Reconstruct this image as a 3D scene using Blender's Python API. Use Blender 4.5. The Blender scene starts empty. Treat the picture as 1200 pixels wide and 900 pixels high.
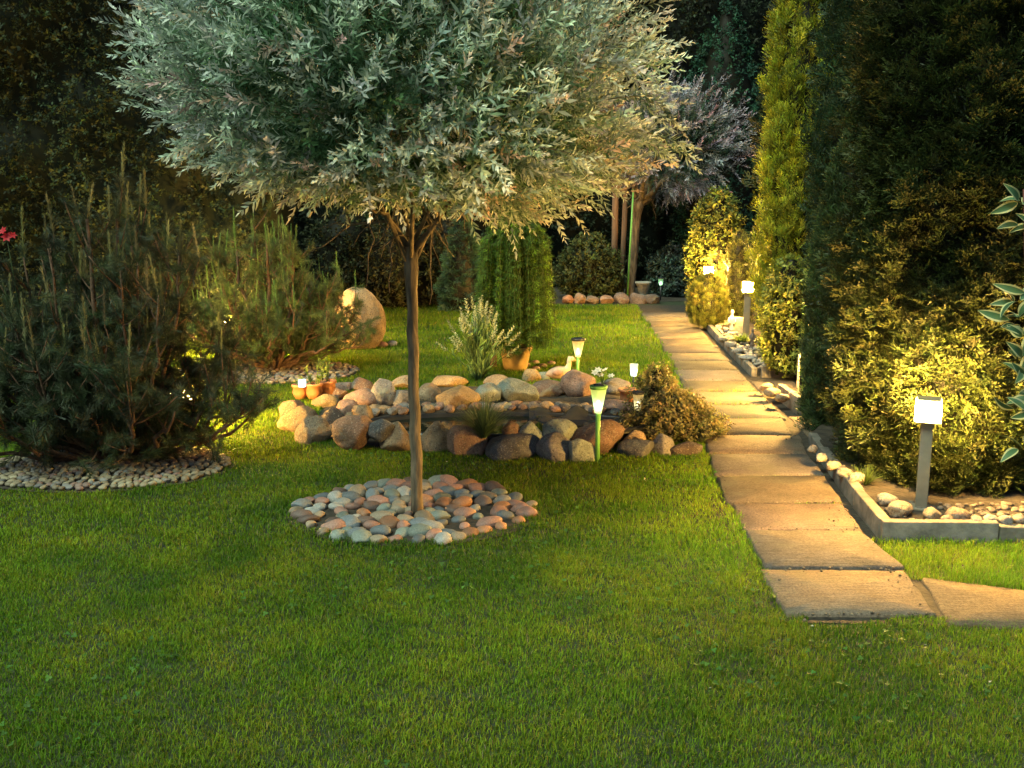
import bpy, bmesh, math, random
import numpy as np
from mathutils import Vector
R_ = math.radians
S = bpy.context.scene
COL = S.collection

# ------------------------------------------------------------------ camera, sky, sun, exposure
PITCH, FPX, CAMZ = R_(10.6), 1177.0, 1.6
cam_d = bpy.data.cameras.new('camera'); cam = bpy.data.objects.new('camera', cam_d); COL.objects.link(cam)
cam.location = (0, 0, CAMZ); cam.rotation_euler = (R_(90) - PITCH, 0, 0)
cam_d.sensor_width = 36; cam_d.lens = 36 * FPX / 1200; cam_d.clip_start = .05; cam_d.clip_end = 400
S.camera = cam
SUN_EL, SUN_AZ = R_(56), R_(222)          # high, from behind the camera's left shoulder (azimuth clockwise from +Y)
w = bpy.data.worlds.new('World'); S.world = w; w.use_nodes = True
nt = w.node_tree; bg = nt.nodes['Background']
sky = nt.nodes.new('ShaderNodeTexSky'); sky.sky_type = 'NISHITA'; sky.sun_disc = False
sky.sun_elevation = SUN_EL; sky.sun_rotation = SUN_AZ
nt.links.new(sky.outputs[0], bg.inputs[0]); bg.inputs[1].default_value = .016
sd = bpy.data.lights.new('evening_light', 'SUN'); sd.energy = .95; sd.angle = R_(28); sd.color = (.80, 1.0, .78)
sun = bpy.data.objects.new('evening_light', sd); COL.objects.link(sun)
sdir = Vector((math.sin(SUN_AZ) * math.cos(SUN_EL), math.cos(SUN_AZ) * math.cos(SUN_EL), math.sin(SUN_EL)))
sun.rotation_euler = sdir.to_track_quat('Z', 'Y').to_euler()
S.view_settings.view_transform = 'Standard'; S.view_settings.look = 'None'
S.view_settings.exposure = 2.4; S.view_settings.gamma = 1
c = S.cycles
c.use_denoising = True; c.max_bounces = 6; c.diffuse_bounces = 3; c.glossy_bounces = 3; c.transmission_bounces = 4
c.transparent_max_bounces = 6; c.sample_clamp_indirect = 3.0; c.use_adaptive_sampling = False
LAMP = (1.0, .55, .12)                    # colour of the garden lamps

# ------------------------------------------------------------------ picture <-> place
FWD = np.array([0, math.cos(PITCH), -math.sin(PITCH)]); UP = np.array([0, math.sin(PITCH), math.cos(PITCH)])
CAM = np.array([0, 0, CAMZ])
def ray(px, py): return np.array([(px - 600) / FPX, 0, 0]) + UP * (-(py - 450) / FPX) + FWD
def G(px, py, z=0.0):
    d = ray(px, py); return CAM + d * ((z - CAMZ) / d[2])
def D(px, py, Y):
    d = ray(px, py); return CAM + d * (Y / d[1])
def mpp(p): return float(np.dot(np.asarray(p) - CAM, FWD)) / FPX       # metres per photo pixel at p
def sstep(a, b, x):
    t = np.clip((x - a) / (b - a), 0, 1); return t * t * (3 - 2 * t)
RC, RA, RB = (-.17, 7.27), 1.38, 1.19      # rockery
PC, PA, PB = (-.05, 6.585), .95, .345          # pond in it
def rock_u(x, y): return (np.abs((x - RC[0]) / RA) ** 2.5 + np.abs((y - RC[1]) / RB) ** 2.5) ** .4
def pond_u(x, y): return np.sqrt(((x - PC[0]) / PA) ** 2 + ((y - PC[1]) / PB) ** 2)
def terrain(x, y):
    x = np.asarray(x, float); y = np.asarray(y, float)
    h = .10 * (1 - sstep(.66, .91, rock_u(x, y))) * (1 - .55 * sstep(7.3, 8.3, y))
    h = h - .20 * (1 - sstep(.85, 1.02, pond_u(x, y)))
    return h
def T(px, py, lift=0.0):
    d = ray(px, py); t = np.linspace(2.5, 25, 4500); P = CAM + d[None] * t[:, None]
    below = P[:, 2] - terrain(P[:, 0], P[:, 1]) - lift <= 0
    return P[np.argmax(below)] if below.any() else P[-1]

# ------------------------------------------------------------------ noise, meshes
def _h(i, j, k, s):
    n = (i * 374761393 + j * 668265263 + k * 1274126177 + s * 362437) & 0xffffffff
    n = ((n ^ (n >> 13)) * 1274126177) & 0xffffffff
    return ((n ^ (n >> 16)) & 0xffff) / 65535.0
def noise3(p, s=0):
    p = np.asarray(p, float); i = np.floor(p).astype(np.int64); f = p - i; f = f * f * (3 - 2 * f); r = 0
    for a in (0, 1):
        for b in (0, 1):
            for d in (0, 1):
                wgt = (f[:, 0] if a else 1 - f[:, 0]) * (f[:, 1] if b else 1 - f[:, 1]) * (f[:, 2] if d else 1 - f[:, 2])
                r = r + wgt * _h(i[:, 0] + a, i[:, 1] + b, i[:, 2] + d, s)
    return r * 2 - 1
def noise2(x, y, s=0): return noise3(np.stack([x, y, np.zeros_like(x)], 1), s)
def nrm(v): return v / np.maximum(np.linalg.norm(v, axis=-1, keepdims=True), 1e-9)

class MB:
    """collects vertices, faces and vertex colours; build() links them as ONE mesh object"""
    def __init__(s): s.V = []; s.F = []; s.C = []; s.n = 0
    def add(s, V, F, col=(.5, .5, .5)):
        V = np.asarray(V, float).reshape(-1, 3)
        for f in (F if isinstance(F, (list, tuple)) and len(F) and hasattr(F[0], 'ndim') else [np.asarray(F)]):
            if len(f): s.F.append(np.asarray(f, np.int64) + s.n)
        col = np.asarray(col, float)
        s.C.append(np.broadcast_to(col, (len(V), 3)) if col.ndim == 1 else col)
        s.V.append(V); s.n += len(V); return s
    def inst(s, tpl, pos, rot, sc, tint, ca=None, cb=None):
        """many copies of the template (V, F, t): colour runs from ca at t = 0 to cb at t = 1, times each copy's tint"""
        V, F, t = tpl; pos = np.asarray(pos); m, n = len(pos), len(V)
        if m == 0: return s
        sc = np.asarray(sc, float); sc = sc[:, None, None] if sc.ndim == 1 else sc[:, None, :]
        W = np.einsum('mij,mnj->mni', rot, V[None] * sc) + pos[:, None, :]
        cc = np.asarray(ca)[None] * (1 - t[:, None]) + np.asarray(cb)[None] * t[:, None]
        C = cc[None] * np.asarray(tint)[:, None, :]
        fs = []
        for f in F: fs.append((np.asarray(f)[None] + (np.arange(m) * n)[:, None, None]).reshape(-1, f.shape[1]))
        return s.add(W.reshape(-1, 3), fs, C.reshape(-1, 3))
    def tube(s, pts, rad, sides=7, col=(.5, .5, .5), cap=True):
        pts = np.asarray(pts, float); n = len(pts); rad = np.broadcast_to(np.asarray(rad, float), (n,))
        tan = nrm(np.gradient(pts, axis=0)); ref = np.array([0, 0, 1.]) if abs(tan[0][2]) < .9 else np.array([1., 0, 0])
        a = np.arange(sides) * 2 * math.pi / sides; V = []
        u = nrm(np.cross(tan[0], ref))
        for i in range(n):
            u = nrm(u - tan[i] * np.dot(u, tan[i])); v = np.cross(tan[i], u)
            V.append(pts[i] + rad[i] * (np.cos(a)[:, None] * u + np.sin(a)[:, None] * v))
        V = np.concatenate(V); k = np.arange(sides); k2 = (k + 1) % sides
        F = np.concatenate([np.stack([i * sides + k, i * sides + k2, (i + 1) * sides + k2, (i + 1) * sides + k], 1) for i in range(n - 1)])
        if cap:
            V = np.concatenate([V, pts[:1], pts[-1:]]); b = n * sides
            T1 = np.stack([k2, k, np.full(sides, b)], 1); T2 = np.stack([(n - 1) * sides + k, (n - 1) * sides + k2, np.full(sides, b + 1)], 1)
            return s.add(V, [F, np.concatenate([T1, T2])], col)
        return s.add(V, [F], col)
    def lathe(s, prof, center=(0, 0, 0), sides=24, col=(.5, .5, .5), sx=1, sy=1):
        a = np.arange(sides) * 2 * math.pi / sides; V = []
        for r, z in prof: V.append(np.stack([center[0] + r * np.cos(a) * sx, center[1] + r * np.sin(a) * sy, np.full(sides, center[2] + z)], 1))
        k = np.arange(sides); k2 = (k + 1) % sides; n = len(prof)
        F = np.concatenate([np.stack([i * sides + k, i * sides + k2, (i + 1) * sides + k2, (i + 1) * sides + k], 1) for i in range(n - 1)])
        return s.add(np.concatenate(V), [F], col)
    def box(s, c0, dims, bev=.004, rotz=0, col=(.5, .5, .5), jit=0, rng=None):
        bm = bmesh.new(); bmesh.ops.create_cube(bm, size=1)
        for v in bm.verts: v.co = Vector((v.co.x * dims[0], v.co.y * dims[1], v.co.z * dims[2]))
        if bev: bmesh.ops.bevel(bm, geom=bm.edges[:], offset=bev, segments=2, affect='EDGES', profile=.6)
        bm.verts.index_update(); V = np.array([v.co[:] for v in bm.verts])
        if jit: V = V + rng.normal(0, jit, V.shape)
        q = [np.array([[v.index for v in f.verts] for f in bm.faces if len(f.verts) == n]) for n in (3, 4)]; bm.free()
        ca, sa = math.cos(rotz), math.sin(rotz)
        V = np.stack([V[:, 0] * ca - V[:, 1] * sa, V[:, 0] * sa + V[:, 1] * ca, V[:, 2]], 1) + np.asarray(c0, float)
        return s.add(V, [f for f in q if len(f)], col)
    def build(s, name, mat, root=None, smooth=False, origin=None):
        V = np.concatenate(s.V); C = np.concatenate(s.C)
        o3 = np.array(origin if origin is not None else (0, 0, 0), float); q_ = root
        while q_ is not None: V = V - np.array(q_.location); q_ = q_.parent
        if root is not None: pass
        elif origin is not None: V = V - o3
        me = bpy.data.meshes.new(name); me.vertices.add(len(V)); me.vertices.foreach_set('co', V.astype(np.float32).ravel())
        loops = np.concatenate([f.ravel() for f in s.F]); tot = np.concatenate([np.full(len(f), f.shape[1]) for f in s.F])
        me.loops.add(len(loops)); me.loops.foreach_set('vertex_index', loops.astype(np.int32))
        me.polygons.add(len(tot)); me.polygons.foreach_set('loop_start', (np.cumsum(tot) - tot).astype(np.int32))
        if smooth: me.polygons.foreach_set('use_smooth', np.ones(len(tot), bool))
        me.update(calc_edges=True)
        at = me.color_attributes.new('Col', 'FLOAT_COLOR', 'POINT')
        at.data.foreach_set('color', np.concatenate([C, np.ones((len(C), 1))], 1).astype(np.float32).ravel())
        me.materials.append(mat)
        ob = bpy.data.objects.new(name, me); COL.objects.link(ob)
        if root is not None: ob.parent = root
        elif origin is not None: ob.location = o3
        return ob

def tag(o, label=None, cat=None, group=None, kind=None):
    for k, v in (('label', label), ('category', cat), ('group', group), ('kind', kind)):
        if v: o[k] = v
    return o
def thing(name, loc, label, cat, group=None):
    o = bpy.data.objects.new(name, None); COL.objects.link(o); o.location = loc; o.empty_display_size = .1
    return tag(o, label, cat, group)

# ------------------------------------------------------------------ materials
def new_mat(name):
    m = bpy.data.materials.new(name); m.use_nodes = True; t = m.node_tree; t.nodes.clear()
    out = t.nodes.new('ShaderNodeOutputMaterial'); return m, t, out
def N(t, ty, **kw):
    n = t.nodes.new(ty)
    for k, v in kw.items():
        if k in n.inputs: n.inputs[k].default_value = v
        else: setattr(n, k, v)
    return n
def leaf_mat(name, trans=.35, rough=.5, spec=.25):
    m, t, out = new_mat(name); a = N(t, 'ShaderNodeAttribute', attribute_name='Col')
    p = N(t, 'ShaderNodeBsdfPrincipled', Roughness=rough); p.inputs['Specular IOR Level'].default_value = spec
    tr = N(t, 'ShaderNodeBsdfTranslucent'); mx = N(t, 'ShaderNodeMixShader'); mx.inputs[0].default_value = trans
    t.links.new(a.outputs['Color'], p.inputs['Base Color']); t.links.new(a.outputs['Color'], tr.inputs['Color'])
    t.links.new(p.outputs[0], mx.inputs[1]); t.links.new(tr.outputs[0], mx.inputs[2]); t.links.new(mx.outputs[0], out.inputs[0]); return m
def solid_mat(name, col, rough=.6, metal=0, var=.25, scale=30, bump=.15, detail=6, spec=.4, attr=False, objcol=False, bscale=None, stretch=None):
    """one base colour broken up by noise, with bump; the colour comes from the vertices (attr), the object (objcol) or col"""
    m, t, out = new_mat(name); p = N(t, 'ShaderNodeBsdfPrincipled', Roughness=rough, Metallic=metal); p.inputs['Specular IOR Level'].default_value = spec
    tc = N(t, 'ShaderNodeTexCoord'); vec = tc.outputs['Object']
    if stretch:
        mp = N(t, 'ShaderNodeMapping'); mp.inputs['Scale'].default_value = stretch; t.links.new(vec, mp.inputs[0]); vec = mp.outputs[0]
    n1 = N(t, 'ShaderNodeTexNoise', Scale=scale, Detail=detail); t.links.new(vec, n1.inputs['Vector'])
    r = N(t, 'ShaderNodeMapRange'); r.inputs[1].default_value = .3; r.inputs[2].default_value = .7
    r.inputs[3].default_value = 1 - var; r.inputs[4].default_value = 1 + var; t.links.new(n1.outputs[0], r.inputs[0])
    mul = N(t, 'ShaderNodeVectorMath', operation='SCALE')
    if attr: a = N(t, 'ShaderNodeAttribute', attribute_name='Col'); t.links.new(a.outputs['Color'], mul.inputs[0])
    elif objcol: a = N(t, 'ShaderNodeObjectInfo'); t.links.new(a.outputs['Color'], mul.inputs[0])
    else: mul.inputs[0].default_value = col
    t.links.new(r.outputs[0], mul.inputs['Scale']); t.links.new(mul.outputs[0], p.inputs['Base Color'])
    if bump:
        n2 = N(t, 'ShaderNodeTexNoise', Scale=bscale or scale * 1.7, Detail=8); t.links.new(vec, n2.inputs['Vector'])
        b = N(t, 'ShaderNodeBump', Strength=bump, Distance=.01); t.links.new(n2.outputs[0], b.inputs['Height']); t.links.new(b.outputs[0], p.inputs['Normal'])
    t.links.new(p.outputs[0], out.inputs[0]); return m
def emit_mat(name, col, strength):
    m, t, out = new_mat(name); e = N(t, 'ShaderNodeEmission', Strength=strength); e.inputs[0].default_value = (*col, 1); t.links.new(e.outputs[0], out.inputs[0]); return m
def granite_mat():
    m, t, out = new_mat('granite'); p = N(t, 'ShaderNodeBsdfPrincipled', Roughness=.8); p.inputs['Specular IOR Level'].default_value = .25
    oi = N(t, 'ShaderNodeObjectInfo'); tc = N(t, 'ShaderNodeTexCoord')
    mp = N(t, 'ShaderNodeVectorMath', operation='ADD'); rnd = N(t, 'ShaderNodeVectorMath', operation='SCALE'); rnd.inputs[0].default_value = (31, 17, 7)
    t.links.new(oi.outputs['Random'], rnd.inputs['Scale']); t.links.new(tc.outputs['Object'], mp.inputs[0]); t.links.new(rnd.outputs[0], mp.inputs[1])
    def noise(scale, detail=4, rough=.6):
        n = N(t, 'ShaderNodeTexNoise', Scale=scale, Detail=detail, Roughness=rough); t.links.new(mp.outputs[0], n.inputs['Vector']); return n.outputs[0]
    def rng_(src, a, b, lo, hi):
        r = N(t, 'ShaderNodeMapRange'); t.links.new(src, r.inputs[0])
        for i, v in enumerate((a, b, lo, hi)): r.inputs[i + 1].default_value = v
        return r.outputs[0]
    m1 = N(t, 'ShaderNodeVectorMath', operation='SCALE'); t.links.new(oi.outputs['Color'], m1.inputs[0]); t.links.new(rng_(noise(9, 5), .3, .7, .55, 1.4), m1.inputs['Scale'])
    # dark mineral specks and pale feldspar specks
    mixd = N(t, 'ShaderNodeMix', data_type='RGBA'); t.links.new(rng_(noise(95, 2), .56, .64, 0, .75), mixd.inputs[0]); t.links.new(m1.outputs[0], mixd.inputs[6]); mixd.inputs[7].default_value = (.05, .04, .035, 1)
    mixp = N(t, 'ShaderNodeMix', data_type='RGBA'); t.links.new(rng_(noise(110, 3), .57, .66, 0, .32), mixp.inputs[0]); t.links.new(mixd.outputs[2], mixp.inputs[6]); mixp.inputs[7].default_value = (.5, .44, .36, 1)
    # lichen and rusty blotches
    mixl = N(t, 'ShaderNodeMix', data_type='RGBA'); t.links.new(rng_(noise(7, 8, .7), .57, .66, 0, .55), mixl.inputs[0]); t.links.new(mixp.outputs[2], mixl.inputs[6]); mixl.inputs[7].default_value = (.26, .27, .20, 1)
    mixr = N(t, 'ShaderNodeMix', data_type='RGBA'); t.links.new(rng_(noise(5.3, 7, .65), .58, .7, 0, .6), mixr.inputs[0]); t.links.new(mixl.outputs[2], mixr.inputs[6]); mixr.inputs[7].default_value = (.20, .10, .05, 1)
    t.links.new(mixr.outputs[2], p.inputs['Base Color'])
    b = N(t, 'ShaderNodeBump', Strength=.8, Distance=.016); t.links.new(noise(38, 9, .65), b.inputs['Height']); t.links.new(b.outputs[0], p.inputs['Normal'])
    t.links.new(p.outputs[0], out.inputs[0]); return m
def slab_mat():
    m, t, out = new_mat('weathered_concrete_slab'); p = N(t, 'ShaderNodeBsdfPrincipled', Roughness=.85); p.inputs['Specular IOR Level'].default_value = .25
    tc = N(t, 'ShaderNodeTexCoord'); a = N(t, 'ShaderNodeAttribute', attribute_name='Col')
    def noise(scale, detail=6, rough=.6, st=None):
        v = tc.outputs['Object']
        if st: mp = N(t, 'ShaderNodeMapping'); mp.inputs['Scale'].default_value = st; mp.inputs['Rotation'].default_value = (0, 0, .35); t.links.new(v, mp.inputs[0]); v = mp.outputs[0]
        n = N(t, 'ShaderNodeTexNoise', Scale=scale, Detail=detail, Roughness=rough); t.links.new(v, n.inputs['Vector']); return n.outputs[0]
    def rng_(src, a_, b_, lo, hi):
        r = N(t, 'ShaderNodeMapRange'); t.links.new(src, r.inputs[0])
        for i, v in enumerate((a_, b_, lo, hi)): r.inputs[i + 1].default_value = v
        return r.outputs[0]
    m1 = N(t, 'ShaderNodeVectorMath', operation='SCALE'); t.links.new(a.outputs['Color'], m1.inputs[0]); t.links.new(rng_(noise(4, 8, .7), .3, .7, .62, 1.3), m1.inputs['Scale'])
    m2 = N(t, 'ShaderNodeVectorMath', operation='SCALE'); t.links.new(m1.outputs[0], m2.inputs[0]); t.links.new(rng_(noise(95, 7, .8), .36, .64, .5, 1.4), m2.inputs['Scale'])
    stain = N(t, 'ShaderNodeMix', data_type='RGBA'); t.links.new(rng_(noise(2.3, 9, .75), .50, .66, 0, .75), stain.inputs[0]); t.links.new(m2.outputs[0], stain.inputs[6]); stain.inputs[7].default_value = (.11, .10, .07, 1)
    t.links.new(stain.outputs[2], p.inputs['Base Color'])
    b1 = N(t, 'ShaderNodeBump', Strength=.9, Distance=.016); t.links.new(noise(9, 9, .7, (1, 6, 1)), b1.inputs['Height'])
    b2 = N(t, 'ShaderNodeBump', Strength=.5, Distance=.006); t.links.new(noise(70, 6, .7), b2.inputs['Height']); t.links.new(b1.outputs[0], b2.inputs['Normal'])
    t.links.new(b2.outputs[0], p.inputs['Normal']); t.links.new(p.outputs[0], out.inputs[0]); return m

M_grass = leaf_mat('grass_blades', .4, .6, .12)
M_leaf = leaf_mat('soft_leaf', .35, .55, .2)
M_needle = leaf_mat('needles', .3, .5, .3)
M_hedge = leaf_mat('hedge_leaf', .2, .6, .15)
M_gloss_leaf = leaf_mat('glossy_leaf', .25, .5, .25)
M_bark = solid_mat('bark', (.13, .098, .06), .85, var=.65, scale=34, bump=1.0, bscale=60, stretch=(1, 1, .22))
M_pinebark = solid_mat('pine_bark', (.10, .055, .03), .9, var=.5, scale=40, bump=.6)
M_soil = solid_mat('soil', (.035, .027, .018), .95, var=.5, scale=22, bump=.9)
M_ground = solid_mat('turf_soil', (.022, .030, .010), .95, var=.5, scale=14, bump=.8)
M_granite = granite_mat()
M_pebble = solid_mat('river_pebble', (.3, .3, .3), .62, var=.28, scale=20, bump=.12, objcol=True, spec=.35, bscale=60)
M_gravel = solid_mat('gravel', (.3, .3, .3), .75, var=.25, scale=60, bump=.2, attr=True)
M_slab = slab_mat()
M_conc = solid_mat('edging_concrete', (.13, .115, .095), .9, var=.4, scale=14, bump=.5, bscale=50)
M_terra = solid_mat('terracotta', (.42, .17, .07), .8, var=.25, scale=18, bump=.15)
M_pot = solid_mat('ochre_pot', (.38, .25, .09), .7, var=.35, scale=12, bump=.2)
M_liner = solid_mat('pond_liner', (.016, .016, .013), .32, var=.4, scale=8, bump=.15, spec=.5); M_sheet = solid_mat('wet_sheet', (.045, .042, .022), .24, var=.5, scale=9, bump=.5, bscale=7, spec=.5)
M_steel = solid_mat('painted_metal_post', (.20, .175, .13), .5, metal=.2, var=.12, scale=25, bump=.03)
M_black = solid_mat('black_plastic', (.02, .02, .02), .4, var=.2, scale=20, bump=.02)
M_green = solid_mat('green_plastic', (.14, .36, .07), .4, var=.1, scale=20, bump=.02)
M_wood = solid_mat('old_wood', (.16, .09, .05), .85, var=.4, scale=18, bump=.5, stretch=(1, 1, .12))
M_stone = solid_mat('cast_stone', (.24, .22, .18), .85, var=.3, scale=22, bump=.35)
M_attr = solid_mat('painted_clay', (.5, .5, .5), .6, var=.2, scale=40, bump=.1, attr=True)
M_panel = solid_mat('solar_panel', (.02, .03, .06), .15, var=.3, scale=60, bump=0)
lamp_mat = lambda s: emit_mat('lamp_diffuser', LAMP, s)
M_led = emit_mat('white_led_glow', (.78, .95, 1.0), .8)
M_bulb = emit_mat('small_led', (.62, 1.0, .66), 3.2); M_bulb_pale = emit_mat('small_warm_led', (1.0, .95, .6), 2.2)
def shade_mat(name, col):
    m, t, out = new_mat(name); d = N(t, 'ShaderNodeBsdfDiffuse'); d.inputs[0].default_value = (*col, 1); tr = N(t, 'ShaderNodeBsdfTranslucent'); tr.inputs[0].default_value = (*col, 1); tp = N(t, 'ShaderNodeBsdfTransparent'); gl = N(t, 'ShaderNodeBsdfGlossy', Roughness=.15)
    a, b, c_ = (N(t, 'ShaderNodeMixShader') for _ in range(3)); a.inputs[0].default_value = .65; b.inputs[0].default_value = .25; c_.inputs[0].default_value = .06
    for x, y in ((d.outputs[0], a.inputs[1]), (tr.outputs[0], a.inputs[2]), (a.outputs[0], b.inputs[1]), (tp.outputs[0], b.inputs[2]), (b.outputs[0], c_.inputs[1]), (gl.outputs[0], c_.inputs[2]), (c_.outputs[0], out.inputs[0])): t.links.new(x, y)
    return m
M_led_green = shade_mat('green_frosted_shade', (.62, .90, .62)); M_led_pale = shade_mat('pale_frosted_shade', (.80, .76, .55))
mw, t, out = new_mat('pond_water'); p = N(t, 'ShaderNodeBsdfPrincipled', Roughness=.04); p.inputs['Base Color'].default_value = (.012, .016, .010, 1); p.inputs['Specular IOR Level'].default_value = .5
nz = N(t, 'ShaderNodeTexNoise', Scale=9.0, Detail=2); b = N(t, 'ShaderNodeBump', Strength=.08, Distance=.02); t.links.new(nz.outputs[0], b.inputs['Height']); t.links.new(b.outputs[0], p.inputs['Normal']); t.links.new(p.outputs[0], out.inputs[0]); M_water = mw
mg, t, out = new_mat('clear_glass'); gl = N(t, 'ShaderNodeBsdfPrincipled', Roughness=.05); gl.inputs['Base Color'].default_value = (.9, .95, .9, 1); gl.inputs['Alpha'].default_value = .3; t.links.new(gl.outputs[0], out.inputs[0]); M_glass = mg

rng = np.random.default_rng(7)

# ------------------------------------------------------------------ templates for foliage
def leaf_quad(b, d, l, wd, nv, fold=.25):
    b = np.asarray(b, float); d = nrm(np.asarray(d, float)); side = nrm(np.cross(d, nv)); up = np.cross(side, d)
    return [b, b + d * l * .45 + side * wd / 2 + up * wd * fold, b + d * l, b + d * l * .45 - side * wd / 2 + up * wd * fold]
def frames(d, roll):
    d = nrm(np.asarray(d, float)); ref = np.where(np.abs(d[:, 2:3]) < .95, np.array([[0, 0, 1.]]), np.array([[1., 0, 0]]))
    x = nrm(np.cross(ref, d)); y = np.cross(d, x); cr, sr = np.cos(roll)[:, None], np.sin(roll)[:, None]
    return np.stack([x * cr + y * sr, -x * sr + y * cr, d], 2)
def pack(quads, ts):
    V = np.array(quads).reshape(-1, 3); F = np.arange(len(V)).reshape(-1, 4); return V, [F], np.asarray(ts, float)
def willow_shoot(r, pairs=10, l=.2):
    q, ts = [], []; bend = r.uniform(-.25, .25)
    for i in range(pairs):
        f = (i + .6) / pairs; z = l * f; x0 = bend * l * f * f; a0 = i * 1.57 + r.uniform(-.4, .4); sz = (.6 + .6 * math.sin(math.pi * min(f * .9 + .1, 1))) * .049
        for k in (0, 1):
            a = a0 + k * math.pi + r.uniform(-.35, .35); el = r.uniform(.2, .8) + .55 * f
            d = np.array([math.cos(a) * math.cos(el), math.sin(a) * math.cos(el), math.sin(el)])
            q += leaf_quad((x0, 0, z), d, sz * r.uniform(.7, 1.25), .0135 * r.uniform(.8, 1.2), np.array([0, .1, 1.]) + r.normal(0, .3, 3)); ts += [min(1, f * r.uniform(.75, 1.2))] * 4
    q += leaf_quad((bend * l, 0, l), (0, 0, 1), .035, .009, (0, 1, 0)); ts += [1] * 4
    q += [np.array((-.0012, 0, 0)), np.array((.0012, 0, 0)), np.array((bend * l + .0006, 0, l)), np.array((bend * l - .0006, 0, l))]; ts += [.1] * 4
    return pack(q, ts)
def pine_shoot(r, n=80, l=.14, nl=.056, spread=.95, up=.62):
    q, ts = [], []
    for i in range(n):
        f = r.uniform(0, 1); a = r.uniform(0, 6.283); el = up + r.uniform(-.25, .25) + .35 * f
        d = np.array([math.cos(a) * math.cos(el) * spread, math.sin(a) * math.cos(el) * spread, math.sin(el)])
        q += leaf_quad((0, 0, f * l), d, nl * r.uniform(.7, 1.15), .0021, r.normal(0, 1, 3), .05); ts += [f] * 4
    for a in (0, 1.57):
        wx, wy = .0035 * math.cos(a), .0035 * math.sin(a)
        q += [np.array((-wx, -wy, -.02)), np.array((wx, wy, -.02)), np.array((wx * .6, wy * .6, l * 1.05)), np.array((-wx * .6, -wy * .6, l * 1.05))]; ts += [0] * 4
    return pack(q, ts)
def spray(r, n=11, flat=.25, wd=.011):
    """a flat fan of scale leaves of a conifer, 1 unit long"""
    q, ts = [], []
    for i in range(n):
        f = i / n; s = 1 if i % 2 else -1; L = .62 * (1 - f) ** .8 + .10; ang = s * r.uniform(.5, .85)
        d = np.array([math.sin(ang), r.normal(0, flat), math.cos(ang)])
        b = np.array([0, 0, f * .85]); k = 4
        for j in range(k):
            bb = b + nrm(d) * L * j / k; dd = d + np.array([r.normal(0, .45), r.normal(0, .3), 0])
            q += leaf_quad(bb, dd, L / k * 1.5, wd * 5.2, (r.normal(0, .3), 1, r.normal(0, .3)), .15); ts += [min(1, f + j / k * .5)] * 4
    q += leaf_quad((0, 0, .5), (0, 0, 1), .55, .09, (0, 1, 0), .1); ts += [1] * 4
    return pack(q, ts)
def twig_leaves(r, n=9, l=1.0, lw=.16, ll=.36):
    q, ts = [], []
    for i in range(n):
        f = (i + .5) / n; a = i * 2.4 + r.uniform(-.4, .4); el = r.uniform(.1, .9)
        d = np.array([math.cos(a) * math.cos(el), math.sin(a) * math.cos(el), math.sin(el)])
        q += leaf_quad((0, 0, f * l), d, ll * r.uniform(.7, 1.2), lw * r.uniform(.8, 1.2), np.array([0, 0, 1.]) + r.normal(0, .5, 3)); ts += [f] * 4
    return pack(q, ts)
T_willow = [willow_shoot(rng, int(rng.integers(8, 11)), rng.uniform(.19, .29)) for _ in range(7)]
T_pine = [pine_shoot(rng, 130, rng.uniform(.10, .16)) for _ in range(6)]
T_candle = [pine_shoot(rng, 130, rng.uniform(.17, .25), .040, .75, .95) for _ in range(4)]
T_spray = [spray(rng) for _ in range(6)]
T_twig = [twig_leaves(rng) for _ in range(6)]
def scatter(mb, tpls, pos, dirs, size, tint, ca, cb, roll=None):
    k = rng.integers(0, len(tpls), len(pos)); roll = rng.uniform(0, 6.283, len(pos)) if roll is None else roll; Rm = frames(dirs, roll); size = np.broadcast_to(size, (len(pos),))
    for i, tp in enumerate(tpls):
        s_ = k == i; mb.inst(tp, pos[s_], Rm[s_], size[s_], tint[s_], ca, cb)
def tints(n, v=.25, hue=.08): return np.clip(rng.normal(1, v, (n, 1)), .35, 1.9) * (1 + rng.normal(0, hue, (n, 3)))

# ------------------------------------------------------------------ ground, path, beds
gr = MB(); gr.add([(-60, -60, 0), (60, -60, 0), (60, 60, 0), (-60, 60, 0)], np.array([[0, 1, 2, 3]])); tag(gr.build('ground', M_ground), kind='structure')
PY = np.array([3.6, 4.11, 4.6, 5.0, 5.5, 6.4, 7.1, 8.1, 9.68, 11.5, 13.8, 15.2])
PL = np.array([1.06, 1.09, 1.12, 1.14, 1.17, 1.25, 1.32, 1.43, 1.56, 1.66, 1.78, 1.84])
PR = np.array([1.62, 1.69, 1.68, 1.72, 1.78, 1.90, 1.97, 2.03, 2.12, 2.24, 2.40, 2.48])
pl = lambda y: np.interp(y, PY, PL)
pr = lambda y: np.interp(y, PY, PR)
seams = [3.63, 4.11, 4.62, 5.06, 5.57, 6.07, 6.58, 7.08, 7.59, 8.13, 8.63, 9.15, 9.68, 10.2, 10.7, 11.25, 11.75, 12.3, 12.8, 13.3, 13.8]
pa = MB()
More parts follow.
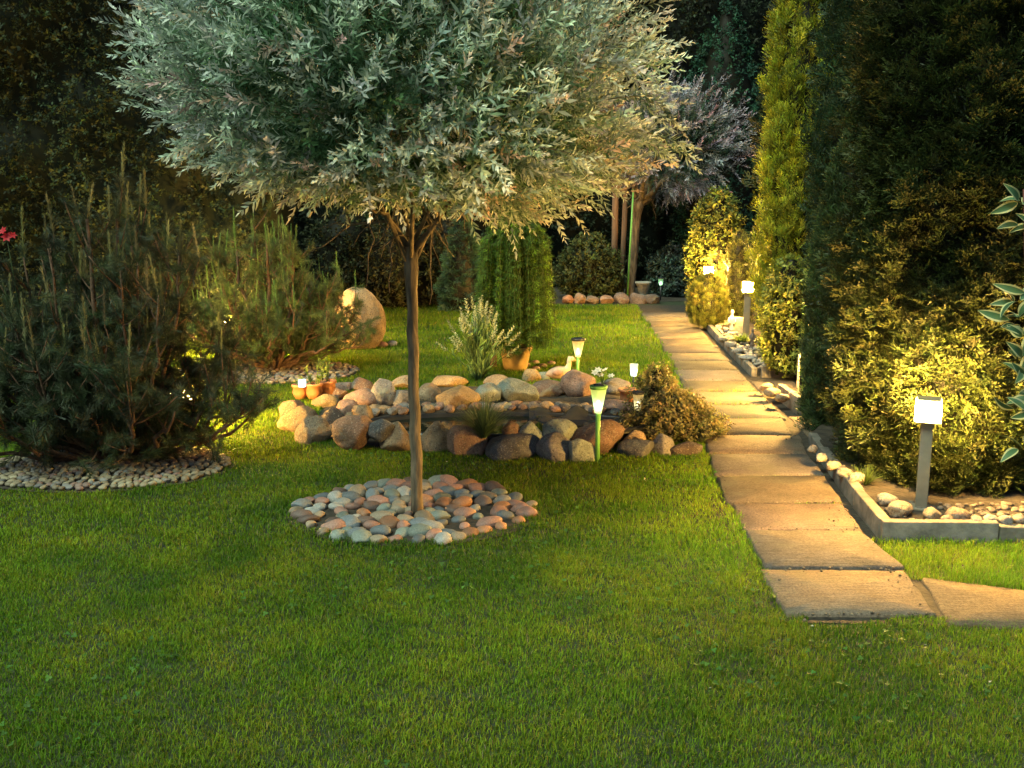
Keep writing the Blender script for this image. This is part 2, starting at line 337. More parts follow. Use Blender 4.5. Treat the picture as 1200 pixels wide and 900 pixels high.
def slab(mb, quad, top, th, col, r):
    """a paving slab with slightly broken edges: outline subdivided and jittered, chamfered rim"""
    pts = []
    for i in range(4):
        a, b_ = np.array(quad[i]), np.array(quad[(i + 1) % 4])
        for k in range(10): pts.append(a + (b_ - a) * k / 10 + r.normal(0, .0028, 2))
    P2 = np.array(pts); ctr = P2.mean(0); n = len(P2); inn = ctr + (P2 - ctr) * .975; tilt = r.normal(0, .004, 2)
    z = lambda Q: top + (Q - ctr) @ tilt
    V = np.concatenate([np.c_[P2, np.full(n, -th)], np.c_[P2, z(P2) - .009 + r.normal(0, .0015, n)], np.c_[inn, z(inn)], [[*ctr, top]]])
    k = np.arange(n); k2 = (k + 1) % n
    mb.add(V, [np.concatenate([np.stack([k, k2, n + k2, n + k], 1), np.stack([n + k, n + k2, 2 * n + k2, 2 * n + k], 1)]), np.stack([2 * n + k, 2 * n + k2, np.full(n, 3 * n)], 1)], col)
for i in range(len(seams) - 1):
    y0, y1 = seams[i] + .011, seams[i + 1] - .011; sk = rng.normal(0, .014, 4)
    c0 = np.array([[.155, .120, .082], [.130, .115, .096]][(i * 7) % 3 == 1]) * [1.1, .72, 1.0, .62, .85, 1.05, .58, .7, 1.1, .66][i % 10] * rng.uniform(.92, 1.1) * (1 + rng.normal(0, .03, 3))
    slab(pa, [(pl(y0) + sk[0], y0), (pr(y0) + sk[1], y0), (pr(y1) + sk[2], y1), (pl(y1) + sk[3], y1)], .022 + rng.uniform(-.004, .006), .05, c0, rng)
slab(pa, [(1.65, 3.56), (2.25, 3.50), (2.30, 3.80), (1.73, 4.03)], .016, .05, np.array([.145, .105, .067]), rng)
slab(pa, [(2.27, 3.50), (2.9, 3.42), (2.95, 3.66), (2.32, 3.79)], .018, .05, np.array([.135, .10, .063]), rng)
slab(pa, [(2.04, 8.0), (2.42, 8.0), (2.45, 8.62), (2.09, 8.62)], .014, .05, np.array([.15, .115, .08]), rng)
slab(pa, [(1.99, 6.5), (2.35, 6.5), (2.40, 7.2), (2.03, 7.2)], .012, .05, np.array([.15, .108, .068]), rng)
tag(pa.build('path', M_slab), kind='structure')
so = MB()       # soil under the path joints
so.add([(.95, 3.6, .004), (2.9, 3.5, .004), (2.9, 14.9, .004), (1.7, 14.9, .004)], np.array([[0, 1, 2, 3]])); tag(so.build('path_soil', M_soil), kind='structure')
RING_C, RING_R, RING_K = (-.50, 4.97), .635, .82
BED_C, BED_A, BED_B = (-2.42, 5.80), .74, .50
BED2_C, BED2_A, BED2_B = (-2.25, 9.1), .85, .62
def disc(name, c0, a, b_, z, mat):
    m = MB(); k = np.arange(48); ang = k * 2 * math.pi / 48
    m.add(np.concatenate([np.stack([c0[0] + a * np.cos(ang), c0[1] + b_ * np.sin(ang), np.full(48, z)], 1), [[c0[0], c0[1], z]]]), [np.stack([k, (k + 1) % 48, np.full(48, 48)], 1)])
    return tag(m.build(name, mat), kind='structure')
disc('willow_bed_soil', RING_C, RING_R + .02, RING_R * RING_K + .02, .008, M_soil); disc('pine_bed_soil', BED_C, BED_A + .02, BED_B + .02, .008, M_soil); disc('far_pine_bed_soil', BED2_C, BED2_A, BED2_B, .008, M_soil)
# planter bed along the path, back bed
pb = MB(); pb.add([(1.84, 4.56, .075), (3.6, 4.50, .075), (3.6, 15, .075), (2.75, 15, .075), (2.36, 8.6, .075), (2.28, 7.2, .075), (2.04, 6.42, .075), (1.92, 5.2, .075)], np.array([[0, 1, 2, 7], [7, 2, 6, 6]][:1])); 
pb = MB(); L = [(1.77, 4.53), (1.83, 5.1), (1.97, 6.42), (2.42, 7.25), (2.46, 8.6), (2.30, 9.6), (2.38, 11.5), (2.50, 13.6), (2.55, 15)]
V = [(x, y, .075) for x, y in L] + [(4.6, y, .075) for x, y in L]; n = len(L)
pb.add(V, np.array([[i, n + i, n + i + 1, i + 1] for i in range(n - 1)])); tag(pb.build('planter_soil', M_soil), kind='structure')
bb = MB(); bb.add([(-9, 15.1, .006), (1.0, 15.1, .006), (3.2, 15.6, .006), (6, 15.6, .006), (6, 22, .006), (-9, 22, .006)], np.array([[0, 1, 4, 5]])); bb.add([(1.0, 15.1, .006), (3.2, 15.6, .006), (6, 15.6, .006), (6, 22, .006)], np.array([[0, 1, 2, 3]])); tag(bb.build('back_bed_soil', M_soil), kind='structure')
# rockery mound
gx = np.linspace(-1.75, 1.4, 96); gy = np.linspace(5.85, 8.65, 96); X, Yg = np.meshgrid(gx, gy); H = terrain(X, Yg) + noise2(X.ravel() * 6, Yg.ravel() * 6, 3).reshape(X.shape) * .012 - .012 + .02 * (rock_u(X, Yg) < .92)
mm = MB(); idx = np.arange(96 * 96).reshape(96, 96)
mm.add(np.stack([X, Yg, H], 2).reshape(-1, 3), np.stack([idx[:-1, :-1], idx[:-1, 1:], idx[1:, 1:], idx[1:, :-1]], 2).reshape(-1, 4)); tag(mm.build('rockery_soil', M_soil, smooth=True), kind='structure')

# ------------------------------------------------------------------ lawn
def lawn():
    def field(n, x0, x1, y0, y1, hgt, wid, two):
        x = rng.uniform(x0, x1, n); y = rng.uniform(y0, y1, n)
        keep = np.abs(x) < .575 * y + .75
        joint = np.abs(y[:, None] - np.array(seams)[None]).min(1) < .02
        keep &= (joint & (noise2(x * 3, y * 3, 61) > .05) & (y < 9)) | ~((y > 3.60 + .04 * np.sin(x * 9)) & (y < 15.2) & (x > pl(y) + .012 + .04 * noise2(x * 7, y * 7, 5)) & (x < pr(y)))
        keep &= ~((x > 1.62) & (y < 4.0 - .34 * (x - 1.75)) & (y > 3.62 - .17 * (x - 1.65) + .02 * noise2(x * 9, y * 9, 4)))
        keep &= ~((x > pr(y)) & (y > 4.5)) 
        rr = np.hypot(x - RING_C[0], (y - RING_C[1]) / RING_K); keep &= rr > RING_R - .055 + .03 * noise2(x * 7, y * 7, 9)
        keep &= rock_u(x, y) > .92 + .03 * noise2(x * 5, y * 5, 8)
        keep &= np.hypot((x - BED_C[0]) / BED_A, (y - BED_C[1]) / BED_B) > 1.0 + .06 * noise2(x * 6, y * 6, 2)
        keep &= np.hypot((x - BED2_C[0]) / BED2_A, (y - BED2_C[1]) / BED2_B) > 1
        keep &= ~((y > 14.9) & (x > -9))
        clump = noise2(x * 5, y * 5, 11) * .5 + noise2(x * 17, y * 17, 12) * .5
        keep &= rng.uniform(0, 1, n) < .80 + .35 * clump
        x, y, clump = x[keep], y[keep], clump[keep]; m = len(x)
        hh = hgt * rng.uniform(.55, 1.25, m) * (1 + .35 * clump); wd = wid * rng.uniform(.6, 1.3, m)
        edge = (np.abs(np.hypot(x - RING_C[0], (y - RING_C[1]) / RING_K) - RING_R) < .1) | (np.abs(x - pl(y)) < .06); hh = np.where(edge, hh * 1.2, hh)
        patch = (x > 1.6) & (y > 3.9) & (y < 4.6); hh = np.where(patch, hh * 1.7, hh)
        az = rng.uniform(0, 6.283, m) + .8 * noise2(x * 2.5, y * 2.5, 15); ln = hh * rng.uniform(.15, 1.0, m)
        dx, dy = np.cos(az), np.sin(az); fa = az + 1.57 + rng.normal(0, .5, m); sx, sy = np.cos(fa) * wd / 2, np.sin(fa) * wd / 2
        z0 = np.zeros(m); B = np.stack([x, y, z0], 1); Sd = np.stack([sx, sy, z0], 1)
        mid = B + np.stack([dx * ln * .32, dy * ln * .32, hh * .6], 1); tip = B + np.stack([dx * ln, dy * ln, hh * (1 - .25 * (ln / hh) ** 2)], 1)
        big = noise2(x * .9, y * .9, 21); md = noise2(x * 4, y * 4, 22)
        col = np.array([.118, .212, .011])[None] * (1 + .34 * big[:, None] + .26 * md[:, None]) * np.clip(rng.normal(1, .28, (m, 1)), .4, 1.8)
        yel = rng.uniform(0, 1, m); col = np.where((yel < .13)[:, None], np.array([.21, .22, .03]) * rng.uniform(.6, 1.1, (m, 1)), col); col[:, 0] *= 1 + .25 * md
        col = np.where((yel > .985)[:, None], np.array([.26, .23, .11]), col)
        if two:
            V = np.stack([B - Sd, B + Sd, mid + Sd * .8, mid - Sd * .8, tip], 1); i = np.arange(m)[:, None] * 5
            L_.add(V.reshape(-1, 3), [i + np.array([0, 1, 2, 3]), i + np.array([3, 2, 4])], np.repeat(col, 5, 0))
        else:
            V = np.stack([B - Sd, B + Sd, tip], 1); i = np.arange(m)[:, None] * 3
            L_.add(V.reshape(-1, 3), [i + np.array([0, 1, 2])], np.repeat(col, 3, 0))
    L_ = MB()
    field(500000, -3.1, 3.2, 2.2, 4.4, .0215, .0025, True)
    field(380000, -4.4, 3.2, 4.4, 7.0, .025, .0036, True)
    field(220000, -5.0, 2.2, 7.0, 10.5, .038, .0066, False)
    field(150000, -6.0, 2.6, 10.5, 15.1, .042, .010, False)
    # clover leaves and tiny pale blossoms in the turf
    n = 5200; x = rng.uniform(-3, 3, n); y = rng.uniform(2.3, 6.5, n); ok = (noise2(x * 1.3, y * 1.3, 31) > .05) & (np.hypot(x - RING_C[0], y - RING_C[1]) > RING_R + .02) & ~((x > pl(y)) & (y > 3.5)) & (rock_u(x, y) > 1.05) & (np.hypot((x - BED_C[0]) / BED_A, (y - BED_C[1]) / BED_B) > 1.05)
    x, y = x[ok], y[ok]; pos = np.stack([x, y, rng.uniform(.022, .034, len(x))], 1); d = nrm(np.stack([rng.normal(0, .35, len(x)), rng.normal(0, .35, len(x)), np.ones(len(x))], 1))
    cl = pack(sum([leaf_quad((0, 0, 0), (math.cos(a), math.sin(a), .15), .011, .010, (0, 0, 1), .1) for a in (0, 2.09, 4.19)], []), [0] * 12)
    L_.inst(cl, pos, frames(d, rng.uniform(0, 6, len(x))), rng.uniform(.7, 1.3, len(x)), tints(len(x)), (.06, .14, .03), (.06, .14, .03))
    k = rng.choice(len(x), 26, replace=False); L_.inst(cl, pos[k] + [0, 0, .012], frames(d[k], rng.uniform(0, 6, 26)), np.full(26, .55), tints(26, .1, .03), (.5, .5, .4), (.5, .5, .4))
    return tag(L_.build('lawn_grass', M_grass), 'short mown green lawn grass with clover', 'grass', kind='stuff')
lawn()

# ------------------------------------------------------------------ willows
def branches(mb, start, targets, r0, wig=.06, sides=6, up=0.0):
    ends = []
    for tg in targets:
        tg = np.asarray(tg, float); s0 = np.asarray(start, float); n = 6; f = np.linspace(0, 1, n)[:, None]
        P = s0 + (tg - s0) * f + np.array([0, 0, up]) * np.sin(f * math.pi) + rng.normal(0, wig * np.linalg.norm(tg - s0) * .35, (n, 3)) * np.sin(f * math.pi)
        mb.tube(P, np.linspace(r0, r0 * .25, n), sides); ends.append(P)
    return ends
def willow(base, ztop, cc, rad, ru, rdn, shear, nshoot, label, ca, cb, lean=(0, 0), scale=1.0, r0=.026, trunk_bend=.0028, group=None):
    root = thing('willow_tree', base, label, 'tree', group)
    base = np.asarray(base, float); cc = np.asarray(cc, float); top = np.array([base[0] + lean[0], base[1] + lean[1], ztop])
    tb = MB(); n = 14; f = np.linspace(0, 1, n)[:, None]; P = base + (top - base) * f; P[:, :2] += rng.normal(0, trunk_bend, (n, 2)) * np.sin(f * math.pi)
    P[0][2] = -.04; rr = np.linspace(r0 * 1.10, r0, n) * (1 + rng.normal(0, .035, n)); rr[0] *= 1.3; rr[-3:] *= [1.08, 1.32, 1.28]; tb.tube(P, rr, 14)
    tr = tb.build('trunk', M_bark, root, smooth=True)
    br = MB()
    def surf(d):
        """distance from the crown's middle to its surface along d"""
        z = d[:, 2]; rz = np.where(z > 0, ru, rdn); q = (np.hypot(d[:, 0], d[:, 1]) ** 2.5 / rad ** 2.5 + np.abs(z) ** 2.5 / rz ** 2.5) ** .4
        return (1 / q) * (1 + .09 * noise3(d * 2.6, 41) + .07 * noise3(d * 6, 42))
    def to_world(p): p = p.copy(); p[:, 2] += shear * p[:, 0]; return p + cc
    nb = 9; th = np.arange(nb) * 2.399; dz = rng.uniform(-.25, .8, nb); d = nrm(np.stack([np.cos(th), np.sin(th), dz], 1))
    tg = to_world(d * surf(d)[:, None] * rng.uniform(.55, .8, (nb, 1)))
    E = []
    for j, g_ in enumerate(tg): E += branches(br, top - [0, 0, .015 + .035 * (j % 4)], [g_], r0 * rng.uniform(.42, .68), .22, 8, .03)
    for e in E:
        for k in (1, 2, 2, 3, 3, 4, 4):
            q = e[k]; dd = nrm((q - cc) + rng.normal(0, .35, 3)); branches(br, q, [q + dd * rng.uniform(.25, .5) * rad / 1.4], r0 * .2, .12, 4)
    br.build('branches', M_bark, root, smooth=True)
    d = nrm(rng.normal(0, 1, (nshoot, 3))); u = rng.uniform(0, 1, nshoot) ** .42; u = .42 + .58 * u; gap = noise3(d * 4.2 + 9, 43) * .7 + noise3(d * 9, 44) * .5 + rng.normal(0, .12, nshoot); u = np.where(gap < -.22, u * .78, u)
    p = d * surf(d)[:, None] * u[:, None]
    pos = to_world(p); hang = np.clip(-d[:, 2:3], 0, 1); 
    dirs = nrm(d * 1.0 + np.array([0, 0, .40]) * (d[:, 2:3] > -.1) + np.array([0, 0, .12]) * hang + rng.normal(0, .38, (nshoot, 3)))
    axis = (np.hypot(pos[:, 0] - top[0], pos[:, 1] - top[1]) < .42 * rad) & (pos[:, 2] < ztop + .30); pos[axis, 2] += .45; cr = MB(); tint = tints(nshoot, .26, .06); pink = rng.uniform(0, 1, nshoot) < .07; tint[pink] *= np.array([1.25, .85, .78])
    inner = u < .74; tint[inner] *= np.array([.26, .42, .26])  # inner shoots greener, and darkened in colour for the shade of crown gaps
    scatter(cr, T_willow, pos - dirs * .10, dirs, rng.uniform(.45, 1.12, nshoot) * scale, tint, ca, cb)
    # long arching shoots that break the outline
    nl = nshoot // 44; d = rng.normal(0, 1, (nl, 3)) * [1, 1, .6]; d[:, 2] = np.where(d[:, 2] < -.15, -d[:, 2], d[:, 2]); d = nrm(d); p0 = to_world(d * surf(d)[:, None] * .93)
    for i in range(nl):
        dd = nrm(d[i] + rng.normal(0, .25, 3)); L = rng.uniform(.10, .24) * scale; n = 5; f = np.linspace(0, 1, n)[:, None]; dr = (-.12 if d[i][2] < .2 else .05) * L
        P = p0[i] + dd * L * f + np.array([0, 0, dr]) * f ** 2; cr.tube(P, np.linspace(.003, .0012, n), 3, (.16, .12, .07), cap=False)
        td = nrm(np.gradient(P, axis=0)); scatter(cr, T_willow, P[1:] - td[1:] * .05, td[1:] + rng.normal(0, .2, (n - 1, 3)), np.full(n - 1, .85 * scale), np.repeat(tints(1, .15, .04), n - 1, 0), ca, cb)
    cr.build('crown', M_leaf, root)
    return root
tb_ = G(489, 604)
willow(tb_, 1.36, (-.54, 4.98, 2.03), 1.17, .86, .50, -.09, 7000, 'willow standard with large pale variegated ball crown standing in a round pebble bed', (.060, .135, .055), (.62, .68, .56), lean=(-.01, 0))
b2 = G(738, 349); willow((b2[0], b2[1], 0), 1.55, (b2[0] + .55, b2[1] + .1, 2.35), 1.15, .85, .8, 0, 1500, 'more distant pale violet-grey willow ball crown beyond the far end of the path', (.14, .15, .14), (.55, .52, .58), lean=(.09, 0), scale=1.3, r0=.07)

# ------------------------------------------------------------------ pines
def pine(base, width, height, nl, label, needle, candle, cand_n, seed, depth=None, group=None, low=.05, squash=1.0, sub=14):
    global rng
    keep = rng; rng = np.random.default_rng(seed); base = np.asarray(base, float); root = thing('mountain_pine', base, label, 'tree', group)
    tk = MB(); tips, tdirs, ctip = [], [], []
    for i in range(nl):
        az = i * 2.399 + rng.uniform(-.3, .3); rr = math.sqrt((i + .5) / nl); out = rr * width / 2; hz = height * (1 - .62 * rr ** 2.2) * rng.uniform(.78, 1.0)
        hz *= rng.uniform(.35, 1.0) if rr > .55 else (.5 if rng.uniform() < .2 else 1)
        end = base + np.array([math.cos(az) * out, math.sin(az) * out * squash, hz]); n = 12; f = np.linspace(0, 1, n)[:, None]
        ctrl = base + np.array([math.cos(az) * out * .85, math.sin(az) * out * .85 * squash, hz * .22 + low])
        P = base * (1 - f) ** 2 + 2 * ctrl * f * (1 - f) + end * f ** 2; P = P + rng.normal(0, .018, P.shape) * np.sin(f * math.pi); P[0] = base + [0, 0, -.03]
        tk.tube(P, np.linspace(.024, .006, n) * (1.35 if i < 5 else .85), 6)
        tips.append(end); tdirs.append(nrm(P[-1] - P[-3])); ctip.append(end)
        for k in range(sub):
            j = rng.uniform(.28, .98); a = int(j * (n - 1))
            if P[a][2] < .20 * height and rng.uniform() < .3: continue
            q = P[a] + (P[min(a + 1, n - 1)] - P[a]) * (j * (n - 1) - a)
            dd = nrm(nrm(P[min(a + 1, n - 1)] - P[a]) * .4 + rng.normal(0, .75, 3) * [1, 1, .5] + [0, 0, .35]); L = rng.uniform(.10, .32) * (height / 1.6)
            Q = q + dd * L * np.linspace(0, 1, 5)[:, None] + np.array([0, 0, .35 * L]) * np.linspace(0, 1, 5)[:, None] ** 2
            tk.tube(Q, np.linspace(.006, .003, 5), 4)
            for g in (2, 3, 4): tips.append(Q[g] + rng.normal(0, .012, 3)); tdirs.append(nrm(Q[-1] - Q[-2] + rng.normal(0, .35, 3)))
            if rng.uniform() < .5: ctip.append(Q[-1])
    tk.build('trunk', M_pinebark, root, smooth=True)
    tips = np.array(tips); tdirs = np.array(tdirs); nd = MB(); s_ = rng.uniform(.85, 1.25, len(tips)) * (height / 1.7) ** .5
    scatter(nd, T_pine, tips - tdirs * .05, tdirs, s_, tints(len(tips), .3, .08), np.array(needle), np.array(needle) * 1.25)
    nd.build('needles', M_needle, root)
    ctip = np.array(ctip); o = np.argsort(-(ctip[:, 2] + rng.normal(0, .12, len(ctip))))[:cand_n]; ctip = ctip[o]; cd = MB()
    dirs = np.array([0, 0, 1.]) + rng.normal(0, .10, (len(ctip), 3)); scatter(cd, T_candle, ctip, dirs, rng.uniform(.65, 1.15, len(ctip)) * (height / 1.7) ** .5, tints(len(ctip), .25, .08), np.array(candle) * .8, np.array(candle)); cd.build('candles', M_needle, root)
    rng = keep; return root
p1 = G(128, 546); pine((p1[0], p1[1] + .15, 0), 1.80, 1.54, 50, 'large dark mountain pine with many stems growing from a bed of small pebbles', (.040, .056, .026), (.26, .26, .11), 130, 5, low=.03, squash=.75, sub=17)
p2 = G(296, 438); pine((p2[0] + .14, p2[1] + .25, 0), 1.85, 1.38, 40, 'smaller yellow-lit mountain pine beside the tall upright boulder', (.07, .10, .03), (.13, .24, .07), 130, 12, low=.10, squash=.7, sub=15)

# ------------------------------------------------------------------ columns of thuja and cypress, hedges, shrubs
def column(name, base, prof, label, cat, nspray, size, ca, cb, up, out, tpl=None, mat=None, core=(.012, .012, .007), lump=.16, lf=3.0, group=None, squash=1.0, front=False, flame=0):
    """prof: [(height, radius)]; sprays set on an uneven skin over a dark twiggy core; trunk below"""
    base = np.asarray(base, float); root = thing(name, base, label, cat, group); zs = np.array([p_[0] for p_ in prof]); rs = np.array([p_[1] for p_ in prof]); seed = int(rng.integers(1000))
    tk = MB(); tk.tube([base + [0, 0, -.03], base + [0, 0, zs[-1] * .5], base + [0, 0, zs[-1] * .9]], [max(rs) * .12, max(rs) * .07, .01], 8); tk.build('trunk', M_bark, root, smooth=True)
    cr = MB(); zz = np.linspace(zs[0], zs[-1] * .985, 26); aa = np.arange(22) * 2 * math.pi / 22
    V = np.array([[base[0] + np.interp(z, zs, rs) * .70 * math.cos(a), base[1] + np.interp(z, zs, rs) * .70 * squash * math.sin(a), z + base[2]] for z in zz for a in aa])
    V += noise3(V * 4, 77)[:, None] * .05 * (V - base - [0, 0, 0]) * [1, 1, 0]
    k = np.arange(22); k2 = (k + 1) % 22; cr.add(V, [np.concatenate([np.stack([i * 22 + k, i * 22 + k2, (i + 1) * 22 + k2, (i + 1) * 22 + k], 1) for i in range(25)])], core)
    n = nspray * 2; z = rng.uniform(zs[0], zs[-1], n); r = np.interp(z, zs, rs); ok = rng.uniform(0, max(rs), n) < r + .15 * max(rs); z, r = z[ok][:nspray], r[ok][:nspray]; n = len(z)
    a = rng.uniform(0, 6.283, n)
    if front: a = np.where((np.sin(a) > .35) & (rng.uniform(0, 1, n) < .75), -a, a)      # fewer sprays on the far side
    d = np.stack([np.cos(a), np.sin(a) * squash, np.zeros(n)], 1); P0 = np.stack([np.cos(a) * lf, np.sin(a) * lf, z * lf * (.45 if flame else 1.0)], 1)
    bump = 1 + lump * noise3(P0, seed) + lump * .6 * noise3(P0 * 2.3, seed + 1)
    rad = r * bump * rng.uniform(.82, 1.03, n); pos = base + d * rad[:, None] + np.stack([np.zeros(n), np.zeros(n), z], 1)
    dirs = nrm(d * out + np.array([0, 0, up]) + rng.normal(0, .28, (n, 3))); size = size * rng.uniform(.65, 1.3, n)
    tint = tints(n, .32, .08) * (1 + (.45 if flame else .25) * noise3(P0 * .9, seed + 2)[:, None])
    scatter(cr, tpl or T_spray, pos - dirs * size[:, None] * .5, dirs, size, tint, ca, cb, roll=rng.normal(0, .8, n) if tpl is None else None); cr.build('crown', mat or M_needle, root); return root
def at(px, py, Y): return D(px, py, Y)
# bright flame cypress, the dark column, the big thujas along the path
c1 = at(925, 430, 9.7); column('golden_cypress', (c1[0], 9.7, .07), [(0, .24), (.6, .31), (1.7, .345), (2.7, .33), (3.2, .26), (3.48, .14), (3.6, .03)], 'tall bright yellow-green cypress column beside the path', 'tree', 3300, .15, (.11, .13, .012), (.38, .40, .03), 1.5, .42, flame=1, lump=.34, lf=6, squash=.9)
c2 = at(980, 530, 6.75); column('dark_cypress', (c2[0] + .02, 6.80, .05), [(0, .24), (.5, .27), (1.2, .24), (1.7, .15), (2.0, .03)], 'narrow dull green cypress column standing in front of the golden cypress', 'tree', 2600, .11, (.024, .046, .016), (.055, .088, .028), 1.6, .35, flame=1, lump=.10, lf=6)
column('thuja', (2.50, 5.59, .07), [(0, .56), (.5, .66), (1.6, .68), (2.9, .62), (3.8, .40), (4.4, .05)], 'huge dark thuja directly behind the nearest bollard lamp', 'tree', 13000, .125, (.020, .036, .010), (.050, .064, .018), .55, 1.0, lump=.17, lf=3.2, front=True)
column('thuja', (3.45, 5.6, .07), [(0, .50), (.5, .60), (1.6, .62), (2.9, .58), (3.8, .40), (4.4, .05)], 'dark thuja at the edge of the picture behind the variegated leaves', 'tree', 7000, .13, (.012, .028, .010), (.026, .056, .018), .5, 1.0, lump=.17, lf=3.2, front=True)
column('thuja', (2.85, 7.9, .07), [(0, .40), (.8, .52), (2.0, .54), (3.2, .46), (4.4, .30), (5.2, .05)], 'tall shadowy thuja between the golden cypress and the huge thuja', 'tree', 6000, .14, (.016, .036, .014), (.036, .066, .026), 1.1, .7, lump=.15, lf=3.4, front=True)
for (x, y, h_, lb) in ((3.35, 9.6, 5.2, 'dark thuja half hidden behind the golden cypress'), (3.4, 11.6, 5.6, 'dark thuja behind the far bollard lamp')):
    column('thuja', (x, y, .07), [(0, .5), (.8, .62), (2.2, .62), (h_ - 1, .38), (h_, .05)], lb, 'tree', 2400, .22, (.018, .026, .012), (.036, .046, .02), .9, .8, lump=.15, lf=3, front=True)
# lit evergreen shrub under the cypress, and the ones by the far lamps
s1 = at(924, 470, 8.75); column('euonymus_shrub', (s1[0] - .02, 8.80, .07), [(0, .14), (.2, .21), (.55, .21), (.85, .15), (1.0, .04)], 'brightly lit leafy shrub at the foot of the golden cypress', 'shrub', 850, .12, (.07, .10, .015), (.22, .24, .05), .7, .8, tpl=T_twig, mat=M_leaf, lump=.25, lf=7)
s2 = at(832, 386, 11.9); column('dwarf_cypress', (s2[0], 12.1, .07), [(0, .17), (.2, .24), (.4, .22), (.55, .13), (.62, .03)], 'small rounded golden dwarf conifer at the path edge below the far globe light', 'shrub', 900, .09, (.07, .085, .015), (.15, .16, .03), 1.0, .6, lump=.12, lf=8)
s3 = at(841, 345, 13.3); column('privet_shrub', (s3[0], 13.5, .07), [(0, .25), (.5, .36), (1.0, .34), (1.4, .22), (1.6, .05)], 'loose leafy shrub lit yellow around the far globe light', 'shrub', 1100, .15, (.08, .10, .02), (.17, .19, .04), .6, .8, tpl=T_twig, mat=M_leaf, lump=.28, lf=5)
s4 = at(864, 370, 12.2); column('cone_cypress', (s4[0] + .03, 12.4, .07), [(0, .18), (.3, .22), (.7, .18), (1.0, .08), (1.12, .02)], 'olive cone conifer directly behind the far bollard', 'shrub', 700, .10, (.05, .06, .015), (.11, .12, .03), 1.2, .5, lump=.12, lf=7)
s5 = at(846, 380, 10.9)
def hedge(label, x0, x1, y, h_, nleaf, size, ca, cb, depth=.9, slope=0.0, name='hedge', lump=.35, tpl=None, cat='hedge'):
    root = thing(name, ((x0 + x1) / 2, y + depth / 2, 0), label, cat); m = MB(); nx, nz = 60, 24; X, Z = np.meshgrid(np.linspace(x0, x1, nx), np.linspace(0, h_, nz)); P = np.stack([X.ravel(), Z.ravel(), np.zeros(X.size)], 1)
    Yv = y + slope * (X.ravel() - x0) - lump * .6 * noise3(P * .9, 51) - lump * .35 * noise3(P * 2.4, 52) + .14; idx = np.arange(nx * nz).reshape(nz, nx)
    F = np.stack([idx[:-1, :-1], idx[:-1, 1:], idx[1:, 1:], idx[1:, :-1]], 2).reshape(-1, 4)
    B = np.stack([X.ravel(), Yv + depth, Z.ravel()], 1); Vf = np.stack([X.ravel(), Yv, Z.ravel()], 1); o = nx * nz
    rim = np.concatenate([idx[0], idx[1:, -1], idx[-1, ::-1][1:], idx[::-1, 0][1:-1]]); r2 = np.roll(rim, -1)
    m.add(np.concatenate([Vf, B]), [np.concatenate([F, F[:, ::-1] + o, np.stack([rim, rim + o, r2 + o, r2], 1)])], np.array(ca) * .5)  # unseen solid core inside the hedge, added to block light, darker than leaves
    x = rng.uniform(x0, x1, nleaf); z = rng.uniform(.02, h_, nleaf); P = np.stack([x, z, np.zeros(nleaf)], 1)
    yy = y + slope * (x - x0) - lump * .6 * noise3(P * .9, 51) - lump * .35 * noise3(P * 2.4, 52) + rng.uniform(-.05, .14, nleaf)
    d = nrm(np.stack([rng.normal(0, .5, nleaf), -np.abs(rng.normal(.7, .35, nleaf)), rng.normal(.35, .5, nleaf)], 1)); tint = tints(nleaf, .3, .08) * (1 + .3 * noise3(P * 1.5, 53)[:, None])
    scatter(m, tpl or T_twig, np.stack([x, yy, z], 1), d, size * rng.uniform(.7, 1.3, nleaf), tint, ca, cb); m.build('foliage', M_hedge, root); return root
hedge('tall dark clipped hedge behind the large mountain pine', -9.5, -2.6, 10.6, 5.6, 9000, .13, (.012, .020, .009), (.028, .042, .018), slope=.05)
hedge('very tall dark hedge closing the far end of the garden', -7.5, 7.5, 17.6, 7.2, 11000, .20, (.010, .016, .009), (.024, .034, .016), name='hedge')
# low shrubs along the back bed
for (px, py, Y, w_, h_, ca, cb, lb) in ((470, 356, 14.9, .75, 1.35, (.025, .03, .012), (.06, .06, .022), 'olive shrub against the far hedge left of the potted larch'), (528, 355, 15.4, .55, 1.3, (.03, .025, .012), (.07, .055, .022), 'reddish brown shrub against the far hedge just behind the potted larch'),
                              (410, 352, 15.2, .7, 1.5, (.018, .025, .012), (.04, .05, .022), 'dark bush beyond the tall boulder'), (690, 345, 15.9, .5, 1.0, (.03, .04, .015), (.06, .075, .025), 'low spreading bush behind the brick-red edging stones'),
                              (790, 345, 16.4, .42, .8, (.02, .035, .025), (.06, .09, .07), 'small dim bush with pale flowers around the far green light'), (840, 60, 16.8, .8, 4.6, (.015, .05, .028), (.03, .085, .05), 'dim blue-green conifer rising beyond the path end')):
    q = G(px, py) if py > 300 else D(px, 340, Y); column('background_shrub', (at(px, 350, Y)[0], Y, 0), [(0, w_ * .7), (h_ * .3, w_), (h_ * .7, w_ * .85), (h_, .06)], lb, 'shrub', 900 if h_ < 3 else 1500, .17, ca, cb, .6, .8, tpl=T_twig, mat=M_hedge, lump=.25, lf=3)
q = at(542, 352, 14.2); column('young_spruce', (q[0], 14.2, 0), [(0, .28), (.25, .34), (.9, .2), (1.5, .03)], 'young blue-green spruce standing beside the potted larch', 'tree', 700, .14, (.03, .065, .04), (.07, .15, .09), .2, 1.0, lump=.2, lf=5)

